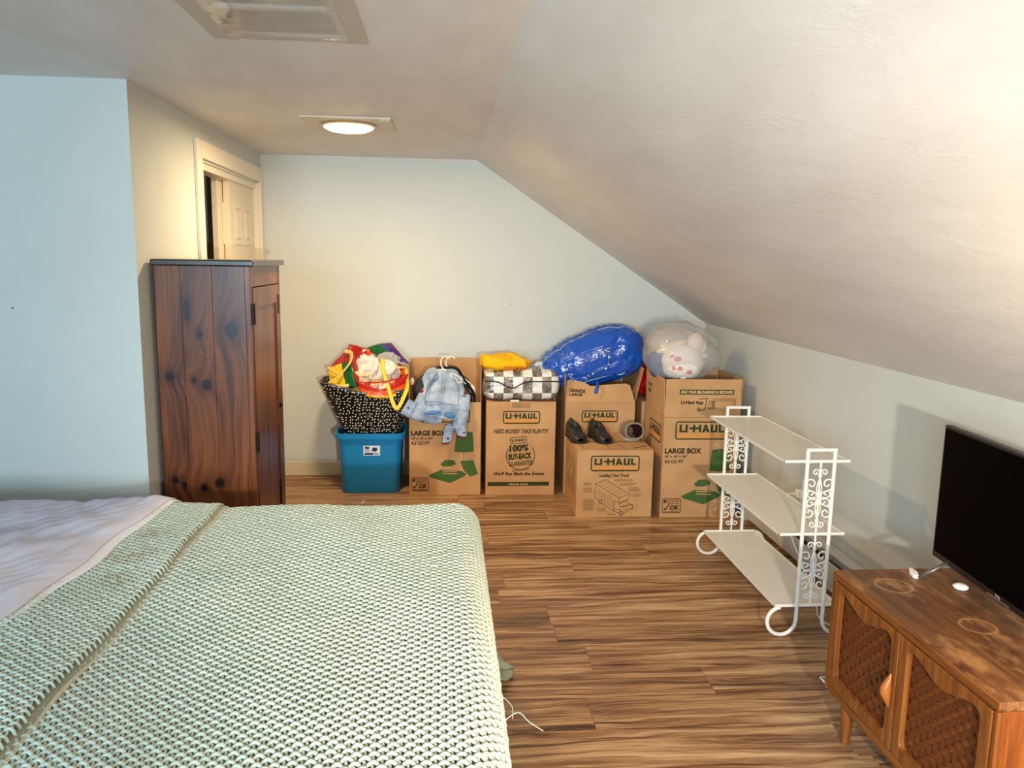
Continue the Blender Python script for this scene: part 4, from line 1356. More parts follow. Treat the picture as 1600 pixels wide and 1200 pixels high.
# big blue bag lying across box four
m_blue = mat('blue_woven_plastic', (20, 84, 186), .17, .65, bump=.55, bscale=30, bdetail=3.0)
bag = thing('blue_bag', 'large stuffed blue plastic carrier bag lying on an open box', 'bag', (1.0, 5.2, .66))
cB = Vector((.985, 5.215, .872))
tilt = math.radians(17)
def blue_pt(d, grow=0.0):
    ax, ay, az = .340 + grow, .190 + grow, .165 + grow
    x_ = sgp(d.x, .42); y_ = sgp(d.y, .6); z_ = sgp(d.z, .62)
    tp = .58 + .42 * min(1, max(0, (x_ + 1.05) / 1.15)) - .10 * max(0, x_ - .5)
    p = Vector((x_ * ax, y_ * ay * (.75 + .25 * tp), z_ * az * tp))
    if z_ > 0:
        p.z += .012 * math.sin((x_ + .9) * 2.2)
    w_ = .012 * ridge(p, 8, 2) + .011 * ridge(p, 21, 5) + .006 * ridge(p, 46, 1)
    p += d * (w_ - .008)
    c_, s_ = math.cos(tilt), math.sin(tilt)
    q_ = Vector((p.x * c_ - p.z * s_, p.y, p.x * s_ + p.z * c_)) + cB
    if q_.z < .622: q_.z = .622 + .1 * (q_.z - .622) * 0
    return q_
MB().blob(blue_pt, 110, 70).build('bag_body', m_blue, bag, smooth=True)
def dirn(a, b):      # a along, b up on the front of the bag
    return Vector((a, -math.sqrt(max(.02, 1 - a * a - b * b)), b)).normalized()
m_web = mat('strap_dots', (26, 84, 172), .5)
for a0, sg in ((-.30, 1), (.02, -1)):
    P = [blue_pt(dirn(a0 + .10 * sg * t_ * t_ + .02, .22 - .68 * t_), .006) for t_ in [i / 16 for i in range(17)]]
    s_o = MB().tube(P, .010, 8, flat=.25, up=(0, -1, .2)).build('strap', m_web, bag, smooth=True)
    mb = MB()
    for i in range(1, 16, 2):
        mb.tube([P[i] + Vector((0, -.002, 0)), P[i] * .55 + P[i + 1] * .45 + Vector((0, -.002, 0))], .0085, 6, flat=.35, up=(0, -1, .2))
    mb.build('strap_print', mat('strap_white', (214, 222, 226), .5), s_o, smooth=True)
P = [blue_pt(dirn(-.42 + .58 * i / 16, -.62 + .12 * abs(i / 16 - .5)), .004) for i in range(17)]
MB().tube(P, .006, 6, flat=.5).build('seam_piping', mat('piping_pale', (170, 192, 214), .4), bag, smooth=True)
P = [blue_pt(Vector((-.85 + 1.6 * i / 24, -.16, .62)).normalized(), .003) for i in range(25)]
MB().tube(P, .004, 6).build('zip', mat('zip_grey', (150, 168, 190), .4), bag, smooth=True)
tabp = at(932, 604, 4.985)
MB().tube(sm([tabp + Vector((.012, .03, .03)), tabp + Vector((.006, .0, .0)), tabp + Vector((-.006, -.004, -.045))], 5), .011, 6, flat=.25, up=(0, -1, 0)).build('zip_pull', m_web, bag, smooth=True)
le = blue_pt(Vector((-1, -.1, .3)).normalized())
MB().tube(sm([le + Vector((.03, 0, .0)), le + Vector((-.02, 0, .02)), le + Vector((-.055, .0, .0)), le + Vector((-.08, .01, -.025))], 5), [.022, .020, .018, .017, .017, .016, .016, .015, .015, .014, .013, .012, .012, .011, .010, .008], 7, flat=.25, up=(0, -1, .4)).build('end_handle', mat('handle_pale', (196, 204, 206), .5), bag, smooth=True)
rt = blue_pt(Vector((.9, -.5, .2)).normalized())

# striped transparent zip bag on box two
def make_stripes():
    g = NT('striped_zip_bag', .22, .5)
    tc = g.n('TexCoord')
    sp = g.n('SeparateXYZ', {0: tc.outputs['Object']})
    xs = g.math('MULTIPLY', g.math('ADD', sp.outputs[0], 3.0005), 1 / .0615)
    row = g.math('FLOOR', g.math('MULTIPLY', g.math('ADD', sp.outputs[2], 1.0 - .112), 1 / .105))
    k = g.math('MODULO', g.math('ADD', g.math('FLOOR', xs), row), 2.0)
    lo = g.math('LESS_THAN', sp.outputs[2], .022)
    n1 = g.n('TexNoise', {'Vector': tc.outputs['Object'], 'Scale': 18, 'Detail': 3, 'Distortion': 1.0})
    gr = g.ramp(n1.outputs[0], [(.35, lin((92, 84, 76))), (.55, lin((138, 128, 116))), (.7, lin((178, 168, 156)))])
    col = g.mix(g.math('GREATER_THAN', k, .5), gr, lin((238, 236, 230)))
    n2 = g.n('TexNoise', {'Vector': tc.outputs['Object'], 'Scale': 30, 'Detail': 2})
    return g.out(col, n2.outputs[0], .45, .01)
zb = thing('zip_bag', 'transparent zip bag with white and grey check squares lying on a closed box', 'bag', (.487, 5.17, .616))
cZ = Vector((.497, 5.165, .718))
def zip_pt(d, g_=0.0):
    x_, y_, z_ = sgp(d.x, .35), sgp(d.y, .35), sgp(d.z, .5)
    p = Vector((x_ * (.252 + g_), y_ * (.205 + g_), z_ * (.100 + g_)))
    if z_ > 0:
        p.z += .022 * (y_ * .5 + .5) + .012 * x_ * 0 - .010 * nz(p, 6, 3)
    p += d * (.010 * ridge(p, 9, 4) + .006 * nz(p, 22, 8) - .008)
    q_ = p + cZ
    q_.z = max(q_.z, .617)
    return q_
MB().blob(zip_pt, 90, 50).build('bag_body', make_stripes(), zb, smooth=True)
def zface(x_, z_): return zip_pt(Vector((math.copysign(abs(x_) ** 2.857, x_), -1, math.copysign(abs(z_) ** 2, z_))).normalized(), .003)
P = []
for i in range(33):
    t_ = i / 32
    a_ = -1 + 2 * t_
    zr = .34 - .46 * math.exp(-((t_ - .36) / .13) ** 2)
    P.append(cZ + Vector((a_ * .240, -.212, zr * .095)))
MB().tube(P, .0045, 7).build('zip', mat('zip_black', (26, 26, 28), .4), zb, smooth=True)
bx('zip_label', (.42, .475, 4.951, 4.953, .621, .632), mat('tag_white', (235, 235, 235), .4), zb)

# yellow cloth on the striped bag
m_yel = mat('yellow_cotton', (250, 184, 22), .8, .2, bump=.3, bscale=14)
yc = thing('yellow_shirt', 'bunched bright yellow shirt with orange lettering on the striped zip bag', 'shirt', (.38, 5.13, .83))
cY = Vector((.398, 5.115, .850))
def yel_pt(d):
    p = Vector((sgp(d.x, .7) * .165, sgp(d.y, .7) * .13, sgp(d.z, .8) * .040 * (1.15 - .45 * d.x)))
    p += d * (.014 * ridge(p, 9, 7) - .008)
    if d.z > .1: p.z += .018 * max(0, math.sin(d.x * 5 + d.y * 2))
    q_ = p + cY
    return q_
MB().blob(yel_pt, 64, 36).build('shirt_cloth', m_yel, yc, smooth=True)
Print(lambda a, b: (cY.x - .02 + a, cY.y - .152 - .004 * math.sin(a * 20), cY.z - .026 + b - .12 * a * .4)).text('TEXAS', .0, .0, .135, .022, .03).build('shirt_lettering', mat('print_rust', (196, 96, 26), .8), yc)
p = Print(lambda a, b: (cY.x + .01 + a, cY.y - .085 + b * .9, cY.z + .045 - a * .12 - b * .05))
for k in range(5):
    p.line([(.0 + .02 * k, .0), (.025 + .02 * k, .02), (.01 + .02 * k, .035)], .004)
p.build('shirt_drawing', mat('print_rust', (196, 96, 26), .8), yc)

# red bag behind, on the hidden carton
m_red = bagmat('red_plastic', (206, 22, 30), .25, .6, 20)
def red_pt(d):
    p = Vector((sgp(d.x, .7) * .16, sgp(d.y, .7) * .13, sgp(d.z, .7) * .135))
    p += d * (.018 * ridge(p, 10, 9) - .01)
    q_ = p + Vector((1.425, 5.23, .758))
    q_.z = max(q_.z, .6175)
    return q_
o = MB().blob(red_pt, 48, 30).build('red_bag', m_red, None, smooth=True)
setp(o, 'crumpled glossy red plastic bag wedged behind the plush toy bag', 'bag')

# dark clothes filling the tall open box
def fill_pt(d):
    p = Vector((sgp(d.x, .35) * .205, sgp(d.y, .35) * .205, sgp(d.z, .5) * .36))
    p += d * (.012 * ridge(p, 8, 3) - .012)
    q_ = p + Vector((1.519, 4.711, .375))
    q_.z = max(q_.z, .006)
    return q_
o = MB().blob(fill_pt, 40, 24).build('clothes_pile', mat('dark_cloth', (58, 48, 42), .9, .1, bump=.4, bscale=16), None, smooth=True)
setp(o, 'dark clothes filling the tall open moving box', 'clothes')

# clear bag with plush toy
pb = thing('plush_bag', 'clear plastic bag holding a soft toy and grey cushion on the tall open box', 'bag', (1.44, 4.70, .74))
m_clear = mat('clear_bag', (214, 218, 220), .10, .7, alpha=.30, bump=.9, bscale=22)
cP = Vector((1.432, 4.725, .955))
def clear_pt(d):
    p = Vector((sgp(d.x, .85) * .212, sgp(d.y, .85) * .185, sgp(d.z, .85) * .20))
    if d.z < -.1: p.x *= 1 + .35 * (d.z + .1); p.y *= 1 + .35 * (d.z + .1)
    p += d * (.016 * ridge(p, 8, 12) + .008 * ridge(p, 18, 2) - .012)
    if d.x > .6 and abs(d.z) < .5: p.x += .03 * (d.x - .6) / .4
    return p + cP
MB().blob(clear_pt, 70, 44).build('plastic_film', m_clear, pb, smooth=True)
# plush inside: white round toy with rose patches
def make_plush():
    g = NT('white_plush', .9, .15)
    g.b.inputs['Sheen Weight'].default_value = .3
    tc = g.n('TexCoord')
    col = lin((246, 232, 220))
    sp = tc.outputs['Object']
    cc = None
    base = g.mix(0.0, lin((248, 236, 224)), lin((248, 236, 224)))
    for (px, py, pz, r_, ex) in PATCH:
        d_ = g.n('VectorMath', {0: sp, 1: (px, py, pz)}, operation='SUBTRACT').outputs[0]
        d_ = g.n('VectorMath', {0: d_, 1: (1 / ex, 1, 1)}, operation='MULTIPLY').outputs[0]
        ln_ = g.n('VectorMath', {0: d_}, operation='LENGTH').outputs['Value']
        nn = g.n('TexNoise', {'Vector': sp, 'Scale': 40, 'Detail': 1})
        base = g.mix(g.mapr(g.math('ADD', ln_, g.math('MULTIPLY', g.math('SUBTRACT', nn.outputs[0], .5), .012)), r_ * .85, r_ * 1.05, 1, 0), base, lin((222, 150, 152)))
    n2 = g.n('TexNoise', {'Vector': sp, 'Scale': 220, 'Detail': 2})
    return g.out(base, n2.outputs[0], .3, .004)
plc = Vector((1.430, 4.655, .915))
off_ = plc - Vector((1.44, 4.70, .74))
def on_plush(u, v):
    q_ = at(u, v, 4.56)
    d = (q_ - plc); d.y = -.10
    return d.normalized() * .115
PATCH = []
for u, v, r_, ex in ((1058, 560, .020, 1.4), (1062, 576, .016, 1.2), (1043, 551, .012, 1.5), (1078, 583, .018, 1.3), (1050, 577, .014, 1.0)):
    k = on_plush(u, v) + off_
    PATCH.append((k.x, k.y, k.z, r_, ex))
MB().blob(lambda d: plc + Vector((d.x * .128, d.y * .105, d.z * .112)) + d * .004 * nz(d, 3, 1), 48, 30).build('plush_body', make_plush(), pb, smooth=True)
m_pl2 = mat('blush_plush', (240, 212, 196), .9, .15, bump=.3, bscale=200)
for c_, r_ in (((1.515, 4.67, 1.035), (.052, .045, .062)), ((1.556, 4.69, 1.02), (.036, .04, .055)), ((1.570, 4.68, .955), (.030, .030, .018))):
    MB().blob(lambda d: Vector(c_) + Vector((d.x * r_[0], d.y * r_[1], d.z * r_[2])), 24, 16).build('plush_paw', m_pl2, pb, smooth=True)
m_gr = mat('taupe_cushion', (176, 162, 146), .9, .15, bump=.3, bscale=30)
MB().blob(lambda d: Vector((1.415, 4.775, 1.00)) + Vector((sgp(d.x, .8) * .165, sgp(d.y, .8) * .10, sgp(d.z, .8) * .125)) + d * .01 * nz(d, 3, 4), 40, 26).build('cushion', m_gr, pb, smooth=True)
MB().blob(lambda d: Vector((1.375, 4.70, 1.005)) + Vector((d.x * .095, d.y * .05, d.z * .035 + d.x * .035)), 28, 16).build('cream_cloth', mat('cream_cloth', (232, 210, 178), .85, bump=.2, bscale=30), pb, smooth=True)
MB().blob(lambda d: Vector((1.34, 4.73, .90)) + Vector((d.x * .10, d.y * .10, d.z * .10)) + d * .01 * nz(d, 4, 2), 28, 18).build('blue_cloth', mat('slate_cloth', (66, 96, 140), .8, bump=.3, bscale=24), pb, smooth=True)
o = bx('paper_tag', (1.395, 1.425, 4.548, 4.550, .832, .845), mat('tag_white', (235, 235, 235), .4), pb)

# ------------------------------------------------------------------ blue storage tub
m_tub = mat('blue_tub', (14, 132, 192), .32, .5, bump=.03, bscale=30)
TCX, TCY = -.473, 5.195
def rr_loop(hx, hy, r_, n=6):
    return rrect(-hx, hx, -hy, hy, r_, n)
tub = thing('storage_tub', 'bright blue plastic storage tub under the polka dot bag', 'tub', (TCX, TCY, 0))
prof = [(.170, .135, .004, .05), (.182, .147, 0.0, .05), (.186, .150, .012, .05), (.203, .166, .36, .055), (.204, .167, .375, .055), (.214, .177, .378, .058),
        (.216, .179, .392, .058), (.226, .188, .394, .06), (.228, .190, .428, .06), (.222, .184, .431, .058), (.210, .173, .428, .055), (.198, .161, .30, .052), (.178, .142, .012, .048), (.01, .01, .010, .003)]
mb = MB()
loops = []
for hx, hy, z_, r_ in prof:
    loops.append([(TCX + a, TCY + b, z_ * .93) for a, b in rr_loop(hx, hy, r_)])
n_ = len(loops[0])
vs = [p_ for L in loops for p_ in L]
fs = [(i * n_ + k, i * n_ + (k + 1) % n_, (i + 1) * n_ + (k + 1) % n_, (i + 1) * n_ + k) for i in range(len(loops) - 1) for k in range(n_)]
fs += [tuple(range(n_))[::-1], tuple(range((len(loops) - 1) * n_, len(loops) * n_))]
mb.add(vs, fs).build('tub_body', m_tub, tub, smooth=True, angle=35)
slope_y = lambda z_: TCY - (.150 + .016 * (z_ - .012) / .35) - .0012
lb = Print(lambda a, b: (a, slope_y(b), b))
lb.rect(-.515, -.409, .253, .318)
lb.build('sticker', mat('sticker_white', (224, 232, 238), .4), tub)
lb = Print(lambda a, b: (a, slope_y(b) - .0006, b))
lb.rect(-.505, -.478, .296, .312).rect(-.508, -.452, .257, .270)
lb.poly([(-.462, .284), (-.440, .276), (-.424, .290), (-.430, .306), (-.456, .306)])
for k in range(3): lb.rect(-.446, -.418, .259 + .004 * k, .261 + .004 * k)
for k in range(3): lb.rect(-.506, -.474, .277 + .006 * k, .279 + .006 * k)
lb.build('sticker_print', mat('sticker_navy', (30, 58, 104), .4), tub)

# ------------------------------------------------------------------ black polka dot bag standing in the tub
def make_dots():
    g = NT('polka_dots', .22, .55)
    tc = g.n('TexCoord')
    sp = g.n('SeparateXYZ', {0: tc.outputs['Object']})
    v2 = g.n('CombineXYZ', {0: g.math('ADD', sp.outputs[0], g.math('MULTIPLY', sp.outputs[1], .8)), 1: sp.outputs[2], 2: 0.0})
    vo = g.n('TexVoronoi', {'Vector': v2.outputs[0], 'Scale': 50.0, 'Randomness': .62}, voronoi_dimensions='2D')
    v3 = g.n('CombineXYZ', {0: g.math('ADD', sp.outputs[0], .013), 1: 0.0, 2: g.math('ADD', sp.outputs[2], .021)})
    vb = g.n('TexVoronoi', {'Vector': v3.outputs[0], 'Scale': 15.0, 'Randomness': .7})
    col = g.mix(g.mapr(vb.outputs['Distance'], .18, .32, .8, 0), lin((16, 17, 14)), lin((72, 62, 46)))
    col = g.mix(g.mapr(vo.outputs['Distance'], .15, .21, 1, 0), col, lin((236, 236, 226)))
    n2 = g.n('TexNoise', {'Vector': tc.outputs['Object'], 'Scale': 26, 'Detail': 2})
    return g.out(col, n2.outputs[0], .5, .01)
m_dots = make_dots()
pd = thing('polka_dot_bag', 'black shopping bag with small white dots standing in the blue tub', 'bag', (TCX, TCY, .02))
def pd_pt(s_, t):
    # t 0 bottom .. 1 rim
    z_ = .02 + .66 * t
    if t < .55:
        k = t / .55; hx, hy = .145 + .030 * k, .100 + .030 * k
    else:
        k = (t - .55) / .45; hx, hy = .175 + .105 * k ** .8, .130 + .040 * k
    L = rr_loop(hx, hy, min(hx, hy) * .55, 8)
    m_ = len(L)
    f = s_ * m_; i = int(f) % m_; fr_ = f - int(f)
    a = L[i][0] * (1 - fr_) + L[(i + 1) % m_][0] * fr_
    b = L[i][1] * (1 - fr_) + L[(i + 1) % m_][1] * fr_
    k = max(0, (t - .6) / .4)
    if a < -.1:
        a -= .045 * k * min(1, (-a - .1) / .15) * 1.0
        z_ += .035 * k * min(1, (-a - .1) / .15)
    if a > .1:
        a *= 1 - .17 * k
    w_ = (.010 * math.sin(a * 38 + b * 20) + .008 * nz((a, b, z_), 12, 2)) * k * (1 if t > .6 else 0)
    return (TCX + .005 + a, TCY - .012 + b + w_, z_ - .012 * k * math.cos(a * 9))
MB().grid(pd_pt, 96, 40, True).build('bag_body', m_dots, pd, smooth=True, solid=.003)
MB().tube([pd_pt(i / 60, 1.0) for i in range(60)], .0035, 6, closed=True).build('rim_binding', mat('bag_binding', (120, 108, 88), .5), pd, smooth=True)
bx('bag_base', (TCX - .11, TCX + .12, TCY - .09, TCY + .07, .0145, .02), mat('bag_black', (16, 17, 14), .4), pd, .003)

# ------------------------------------------------------------------ rainbow bag in its mouth
RB = {k: bagmat('rainbow_' + k, v, .25, .5, 24) for k, v in dict(red=(170, 18, 14), orange=(226, 84, 18), yellow=(248, 206, 30), green=(14, 92, 44), blue=(28, 66, 150), purple=(74, 26, 110)).items()}
RBL = [RB[k] for k in ('red', 'orange', 'yellow', 'green', 'blue', 'purple')]
m_strap = mat('yellow_webbing', (246, 206, 70), .6, .3, bump=.2, bscale=300)
m_strap2 = mat('cream_webbing', (232, 196, 110), .6, .3, bump=.2, bscale=300)
rb = thing('rainbow_bag', 'rainbow striped carrier bag with yellow straps stuffed into the polka dot bag', 'bag', (-.44, 5.2, .55))
def patch(c, bulge=(0, 0, 0), nu=22, nv=14, stripes=None, name='panel', seed=0.0, th=.004, amp=.008):
    """bilinear patch from corners c00 c10 c11 c01, stripes(s,t)->index"""
    C = [Vector(p_) for p_ in c]
    B = Vector(bulge)
    def f(s_, t):
        p_ = C[0] * (1 - s_) * (1 - t) + C[1] * s_ * (1 - t) + C[2] * s_ * t + C[3] * (1 - s_) * t
        p_ = p_ + B * (4 * s_ * (1 - s_)) ** .8 * (.35 + .65 * math.sin(math.pi * min(1, t * .8 + .1)))
        return p_ + Vector((0, -1, .5)).normalized() * amp * (ridge(p_, 12, seed) - .6)
    return MB().grid(f, nu, nv, False, stripes).build(name, RBL, rb, smooth=True, solid=th)
band = lambda *cuts: (lambda s_, t: [k for lim, k in cuts if t <= lim][0])
# body inside the dotted bag
MB().blob(lambda d: Vector((-.435, 5.195, .60)) + Vector((sgp(d.x, .6) * .165, sgp(d.y, .6) * .115, sgp(d.z, .6) * .12)), 36, 20).build('bag_body', RB['yellow'], rb, smooth=True)
# front band (rim at the top)
patch([at(556, 594, 5.05), at(638, 583, 5.10), at(640, 612, 5.06), at(566, 616, 5.02)], (0, -.05, -.050), 30, 16, band((.38, 0), (.66, 1), (1.1, 2)), 'front_panel', 1, amp=.005)
# back band rising behind the mouth
patch([at(545, 538, 5.30), at(604, 556, 5.33), at(600, 584, 5.30), at(552, 572, 5.24)], (0, .02, .012), 24, 14, lambda s_, t: 0 if s_ < .45 and t < .55 else 1, 'back_panel', 2)
patch([at(597, 558, 5.33), at(636, 574, 5.28), at(634, 592, 5.22), at(596, 592, 5.30)], (0, .02, 0), 16, 10, lambda s_, t: 1, 'back_panel', 6)
# flopped-over corner with green, blue and purple
patch([at(572, 545, 5.34), at(611, 536, 5.36), at(640, 569, 5.25), at(603, 563, 5.28)], (0, -.02, .02), 26, 14, lambda s_, t: 5 if s_ > .62 else (4 if s_ > .5 else 3), 'folded_corner', 3)
# left gusset: red, yellow, green
patch([at(546, 541, 5.26), at(552, 575, 5.14), at(560, 604, 5.08), at(511, 578, 5.24)], (-.02, -.02, 0), 20, 16, lambda s_, t: 0, 'gusset', 4)
patch([at(512, 574, 5.22), at(549, 563, 5.13), at(558, 605, 5.06), at(516, 600, 5.13)], (-.0, -.02, 0), 20, 14, lambda s_, t: 2 if s_ < .62 else 3, 'gusset', 5)
patch([at(548, 545, 5.22), at(557, 558, 5.20), at(563, 604, 5.05), at(549, 575, 5.12)], (-.01, -.02, 0), 10, 18, lambda s_, t: 0, 'gusset_edge', 7)
# pale crumpled things inside the mouth
m_pap = mat('crumpled_white', (232, 222, 210), .7, .3, bump=.7, bscale=14)
m_pap2 = mat('crumpled_grey', (168, 164, 160), .6, .3, bump=.7, bscale=14)
m_pap3 = mat('crumpled_cream', (236, 208, 170), .7, .3, bump=.6, bscale=18)
def crum(c_, r_, m_, seed, nm):
    def f(d):
        p_ = Vector((sgp(d.x, .8) * r_[0], sgp(d.y, .8) * r_[1], sgp(d.z, .8) * r_[2]))
        return c_ + p_ + d * (.030 * ridge(p_, 17, seed) - .018)
    return MB().blob(f, 15, 10).build(nm, m_, rb, smooth=False)
crum(at(575, 575, 5.19), (.075, .07, .085), m_pap, 3, 'white_wrapping')
crum(at(603, 582, 5.21), (.085, .07, .075), m_pap, 5, 'white_wrapping')
crum(at(606, 566, 5.26), (.085, .05, .06), m_pap2, 8, 'grey_wrapping')
crum(at(566, 590, 5.13), (.060, .05, .045), m_pap3, 11, 'cream_wrapping')
def ribbon(pts, w_, m_, nm, parent=rb, up=(0, -1, .2)):
    return MB().tube(sm(pts, 6), w_, 8, flat=.16, up=up).build(nm, m_, parent, smooth=True)
ribbon([at(597, 560, 5.22), at(599, 580, 5.12), at(607, 606, 5.02), at(615, 632, 4.985), at(622, 637, 4.98), at(632, 618, 5.0), at(638, 598, 5.06), at(635, 578, 5.14)], .013, m_strap, 'strap')
ribbon([at(538, 549, 5.18), at(549, 552, 5.15), at(546, 568, 5.10), at(528, 588, 5.06), at(513, 598, 5.05)], .013, m_strap2, 'strap')
ribbon([at(511, 575, 5.16), at(518, 578, 5.12), at(528, 584, 5.09)], .012, m_strap2, 'strap')
ribbon([at(601, 566, 5.23), at(622, 573, 5.21), at(635, 576, 5.15), at(637, 592, 5.07)], .006, m_strap2, 'rim_binding')
ribbon([at(523, 601, 5.05), at(532, 603, 5.03), at(545, 602, 5.03)], .010, m_strap2, 'strap')

# ------------------------------------------------------------------ denim jacket over the front edge of box one
def make_denim():
    g = NT('light_denim', .85, .2)
    tc = g.n('TexCoord')
    n1 = g.n('TexNoise', {'Vector': tc.outputs['Object'], 'Scale': 14, 'Detail': 5})
    n2 = g.n('TexNoise', {'Vector': g.n('Mapping', {0: tc.outputs['Object'], 3: (1, 1, 1)}).outputs[0], 'Scale': 380, 'Detail': 2})
    col = g.ramp(n1.outputs[0], [(.32, lin((126, 146, 172))), (.5, lin((160, 178, 198))), (.68, lin((190, 202, 214)))])
    return g.out(col, g.math('ADD', g.math('MULTIPLY', n1.outputs[0], .8), g.math('MULTIPLY', n2.outputs[0], .2)), .45, .01)
m_denim = make_denim()
m_denin = mat('denim_inside', (88, 128, 178), .85, .2, bump=.3, bscale=40)
m_maroon = mat('maroon_lining', (140, 22, 34), .8, .2)
m_steel = mat('jacket_button', (60, 58, 60), .35, metal=.8)
jk = thing('denim_jacket', 'light blue denim jacket with maroon cuffs hanging over the open box', 'jacket', (.0, 5.0, .6))
def cloth_loft(secs, n=30, m_=36, seed=0.0, amp=.008, start=0.0, stop=1.0):
    """secs: (centre, rx, ry, axis vec x, axis vec y)"""
    def f(s_, t):
        k = t * (len(secs) - 1)
        i = min(int(k), len(secs) - 2); fr_ = k - i
        e = fr_ * fr_ * (3 - 2 * fr_)
        A, B = secs[i], secs[i + 1]
        c_ = Vector(A[0]).lerp(Vector(B[0]), e)
        rx = A[1] * (1 - e) + B[1] * e; ry = A[2] * (1 - e) + B[2] * e
        ax = Vector(A[3]).lerp(Vector(B[3]), e); ay = Vector(A[4]).lerp(Vector(B[4]), e)
        th = 2 * math.pi * s_
        p_ = c_ + ax * (rx * sgp(math.cos(th), .8)) + ay * (ry * sgp(math.sin(th), .8))
        nrm = (ax * math.cos(th) + ay * math.sin(th))
        return p_ + nrm * amp * (ridge(p_, 11, seed) + .6 * ridge(p_, 24, seed + 3) - .9)
    return MB().grid(f, n, m_, True)
X1, Yb = (1, 0, 0), (0, 1, .15)
body = cloth_loft([(at(690, 580, 5.10), .095, .020, X1, (0, .5, 1)), (at(692, 592, 5.03), .125, .042, X1, (0, .7, .7)), (at(694, 612, 4.975), .125, .045, X1, (0, 1, .2)),
                   (at(693, 630, 4.945), .122, .038, X1, Yb), (at(688, 646, 4.935), .128, .036, (1, 0, -.12), Yb)], 48, 40, 2, .010)
body.build('jacket_body', m_denim, jk, smooth=True, solid=.004)
bl = cloth_loft([(at(689, 637, 4.942), .128, .042, (1, 0, -.10), Yb), (at(688, 650, 4.932), .134, .042, (1, 0, -.14), Yb)], 48, 6, 2, .003)
bl.build('waistband', m_denim, jk, smooth=True, solid=.006)
MB().grid(lambda s_, t: at(688, 647, 4.935) + Vector((.118 * (s_ - .5) * 2, .0 + .03 * math.sin(math.pi * 2 * t), -.118 * .12 * (s_ - .5) * 2 + .02 - .010 * math.cos(s_ * 9))), 16, 6).build('inside_lining', m_denin, jk, smooth=True, solid=.004)
# sleeves
sl1 = cloth_loft([(at(690, 652, 4.925), .028, .040, (0, 1, 0), (0, 0, 1)), (at(672, 652, 4.920), .030, .044, (0, 1, 0), (.2, 0, 1)), (at(654, 645, 4.920), .030, .045, (0, 1, 0), (.3, 0, 1)), (at(641, 639, 4.922), .028, .046, (0, 1, 0), (.45, 0, .9))], 28, 28, 5, .006)
sl1.build('sleeve', m_denim, jk, smooth=True, solid=.003)
cf = cloth_loft([(at(645, 641, 4.921), .032, .050, (0, 1, 0), (.45, 0, .9)), (at(632, 635, 4.923), .030, .050, (0, 1, 0), (.5, 0, .87))], 28, 5, 5, .002)
cf.build('cuff', m_denim, jk, smooth=True, solid=.006)
sl2 = cloth_loft([(at(722, 618, 4.97), .048, .032, X1, Yb), (at(724, 636, 4.935), .046, .030, X1, Yb), (at(720, 654, 4.925), .044, .028, X1, Yb), (at(716, 668, 4.925), .048, .028, X1, Yb)], 28, 28, 7, .007)
sl2.build('sleeve', m_denim, jk, smooth=True, solid=.003)
for P0, P1, w_ in (((704, 664), (698, 690), .030), ((718, 666), (722, 680), .036)):
    cf = cloth_loft([(at(P0[0], P0[1], 4.922), w_, .022, X1, Yb), (at(P1[0], P1[1], 4.920), w_ * .9, .022, (1, 0, -.2 if P1[0] > 710 else .1), Yb)], 24, 8, 8, .003)
    cf.build('cuff', m_denim, jk, smooth=True, solid=.005)
    ml = cloth_loft([(at(P1[0] - .5, P1[1] - 2, 4.922), w_ * .8, .018, (1, 0, -.2 if P1[0] > 710 else .1), Yb), (at(P1[0] - 1, P1[1] + 3, 4.922), w_ * .76, .017, (1, 0, -.2 if P1[0] > 710 else .1), Yb)], 20, 3, 8, .001)
    ml.build('cuff_lining', m_maroon, jk, smooth=True, solid=.003)
MB().blob(lambda d: at(661, 612, 4.965) + Vector((d.x * .022, d.y * .02, d.z * .014)), 14, 10).build('lining_fold', m_maroon, jk, smooth=True)
up2 = cloth_loft([(at(676, 590, 5.03), .045, .03, (.6, 0, .8), (0, 1, 0)), (at(664, 605, 4.99), .050, .032, (.7, 0, .7), (0, 1, 0)), (at(656, 624, 4.955), .048, .030, (.8, 0, .6), (0, 1, 0)), (at(662, 640, 4.94), .045, .028, (1, 0, .3), (0, 1, 0))], 26, 26, 9, .008)
up2.build('sleeve', m_denim, jk, smooth=True, solid=.003)
m_seam = mat('denim_seam', (112, 132, 160), .85, .2)
for u0, v0, wx, hz, dip in ((676, 645, .052, .015, .004), (703, 649, .040, .022, -.004)):
    c_ = at(u0, v0, 4.888)
    MB().blob(lambda d: c_ + Vector((d.x * wx, d.y * .012, d.z * hz + d.x * dip)), 24, 12).build('hem_opening', m_denin, jk, smooth=True)
    MB().tube([c_ + Vector((wx * 1.02 * math.cos(k / 24 * 6.2832), -.004, hz * 1.1 * math.sin(k / 24 * 6.2832) + dip * math.cos(k / 24 * 6.2832))) for k in range(24)], .0035, 6, closed=True).build('hem_edge', m_denim, jk, smooth=True)
for pts in (((664, 629), (680, 628), (700, 631), (714, 634)), ((672, 590), (668, 604), (665, 620), (664, 632)), ((708, 588), (714, 602), (717, 618), (715, 634)), ((690, 584), (691, 600), (690, 616))):
    MB().tube(sm([at(u, v, 4.902 + .09 * max(0, (612 - v)) / 30) for u, v in pts], 6), .0022, 5).build('seam', m_seam, jk, smooth=True)
for u, v in ((638, 637), (725, 676), (700, 685)):
    k = at(u, v, 4.888)
    o = MB().lathe([(.0055, 0), (.0065, .002), (.004, .004), (.001, .0045)], (0, 0, 0), 12).build('button', m_steel, jk, local=True, smooth=True)
    o.rotation_euler = (math.radians(90), 0, 0); o.location = k - wl(jk)

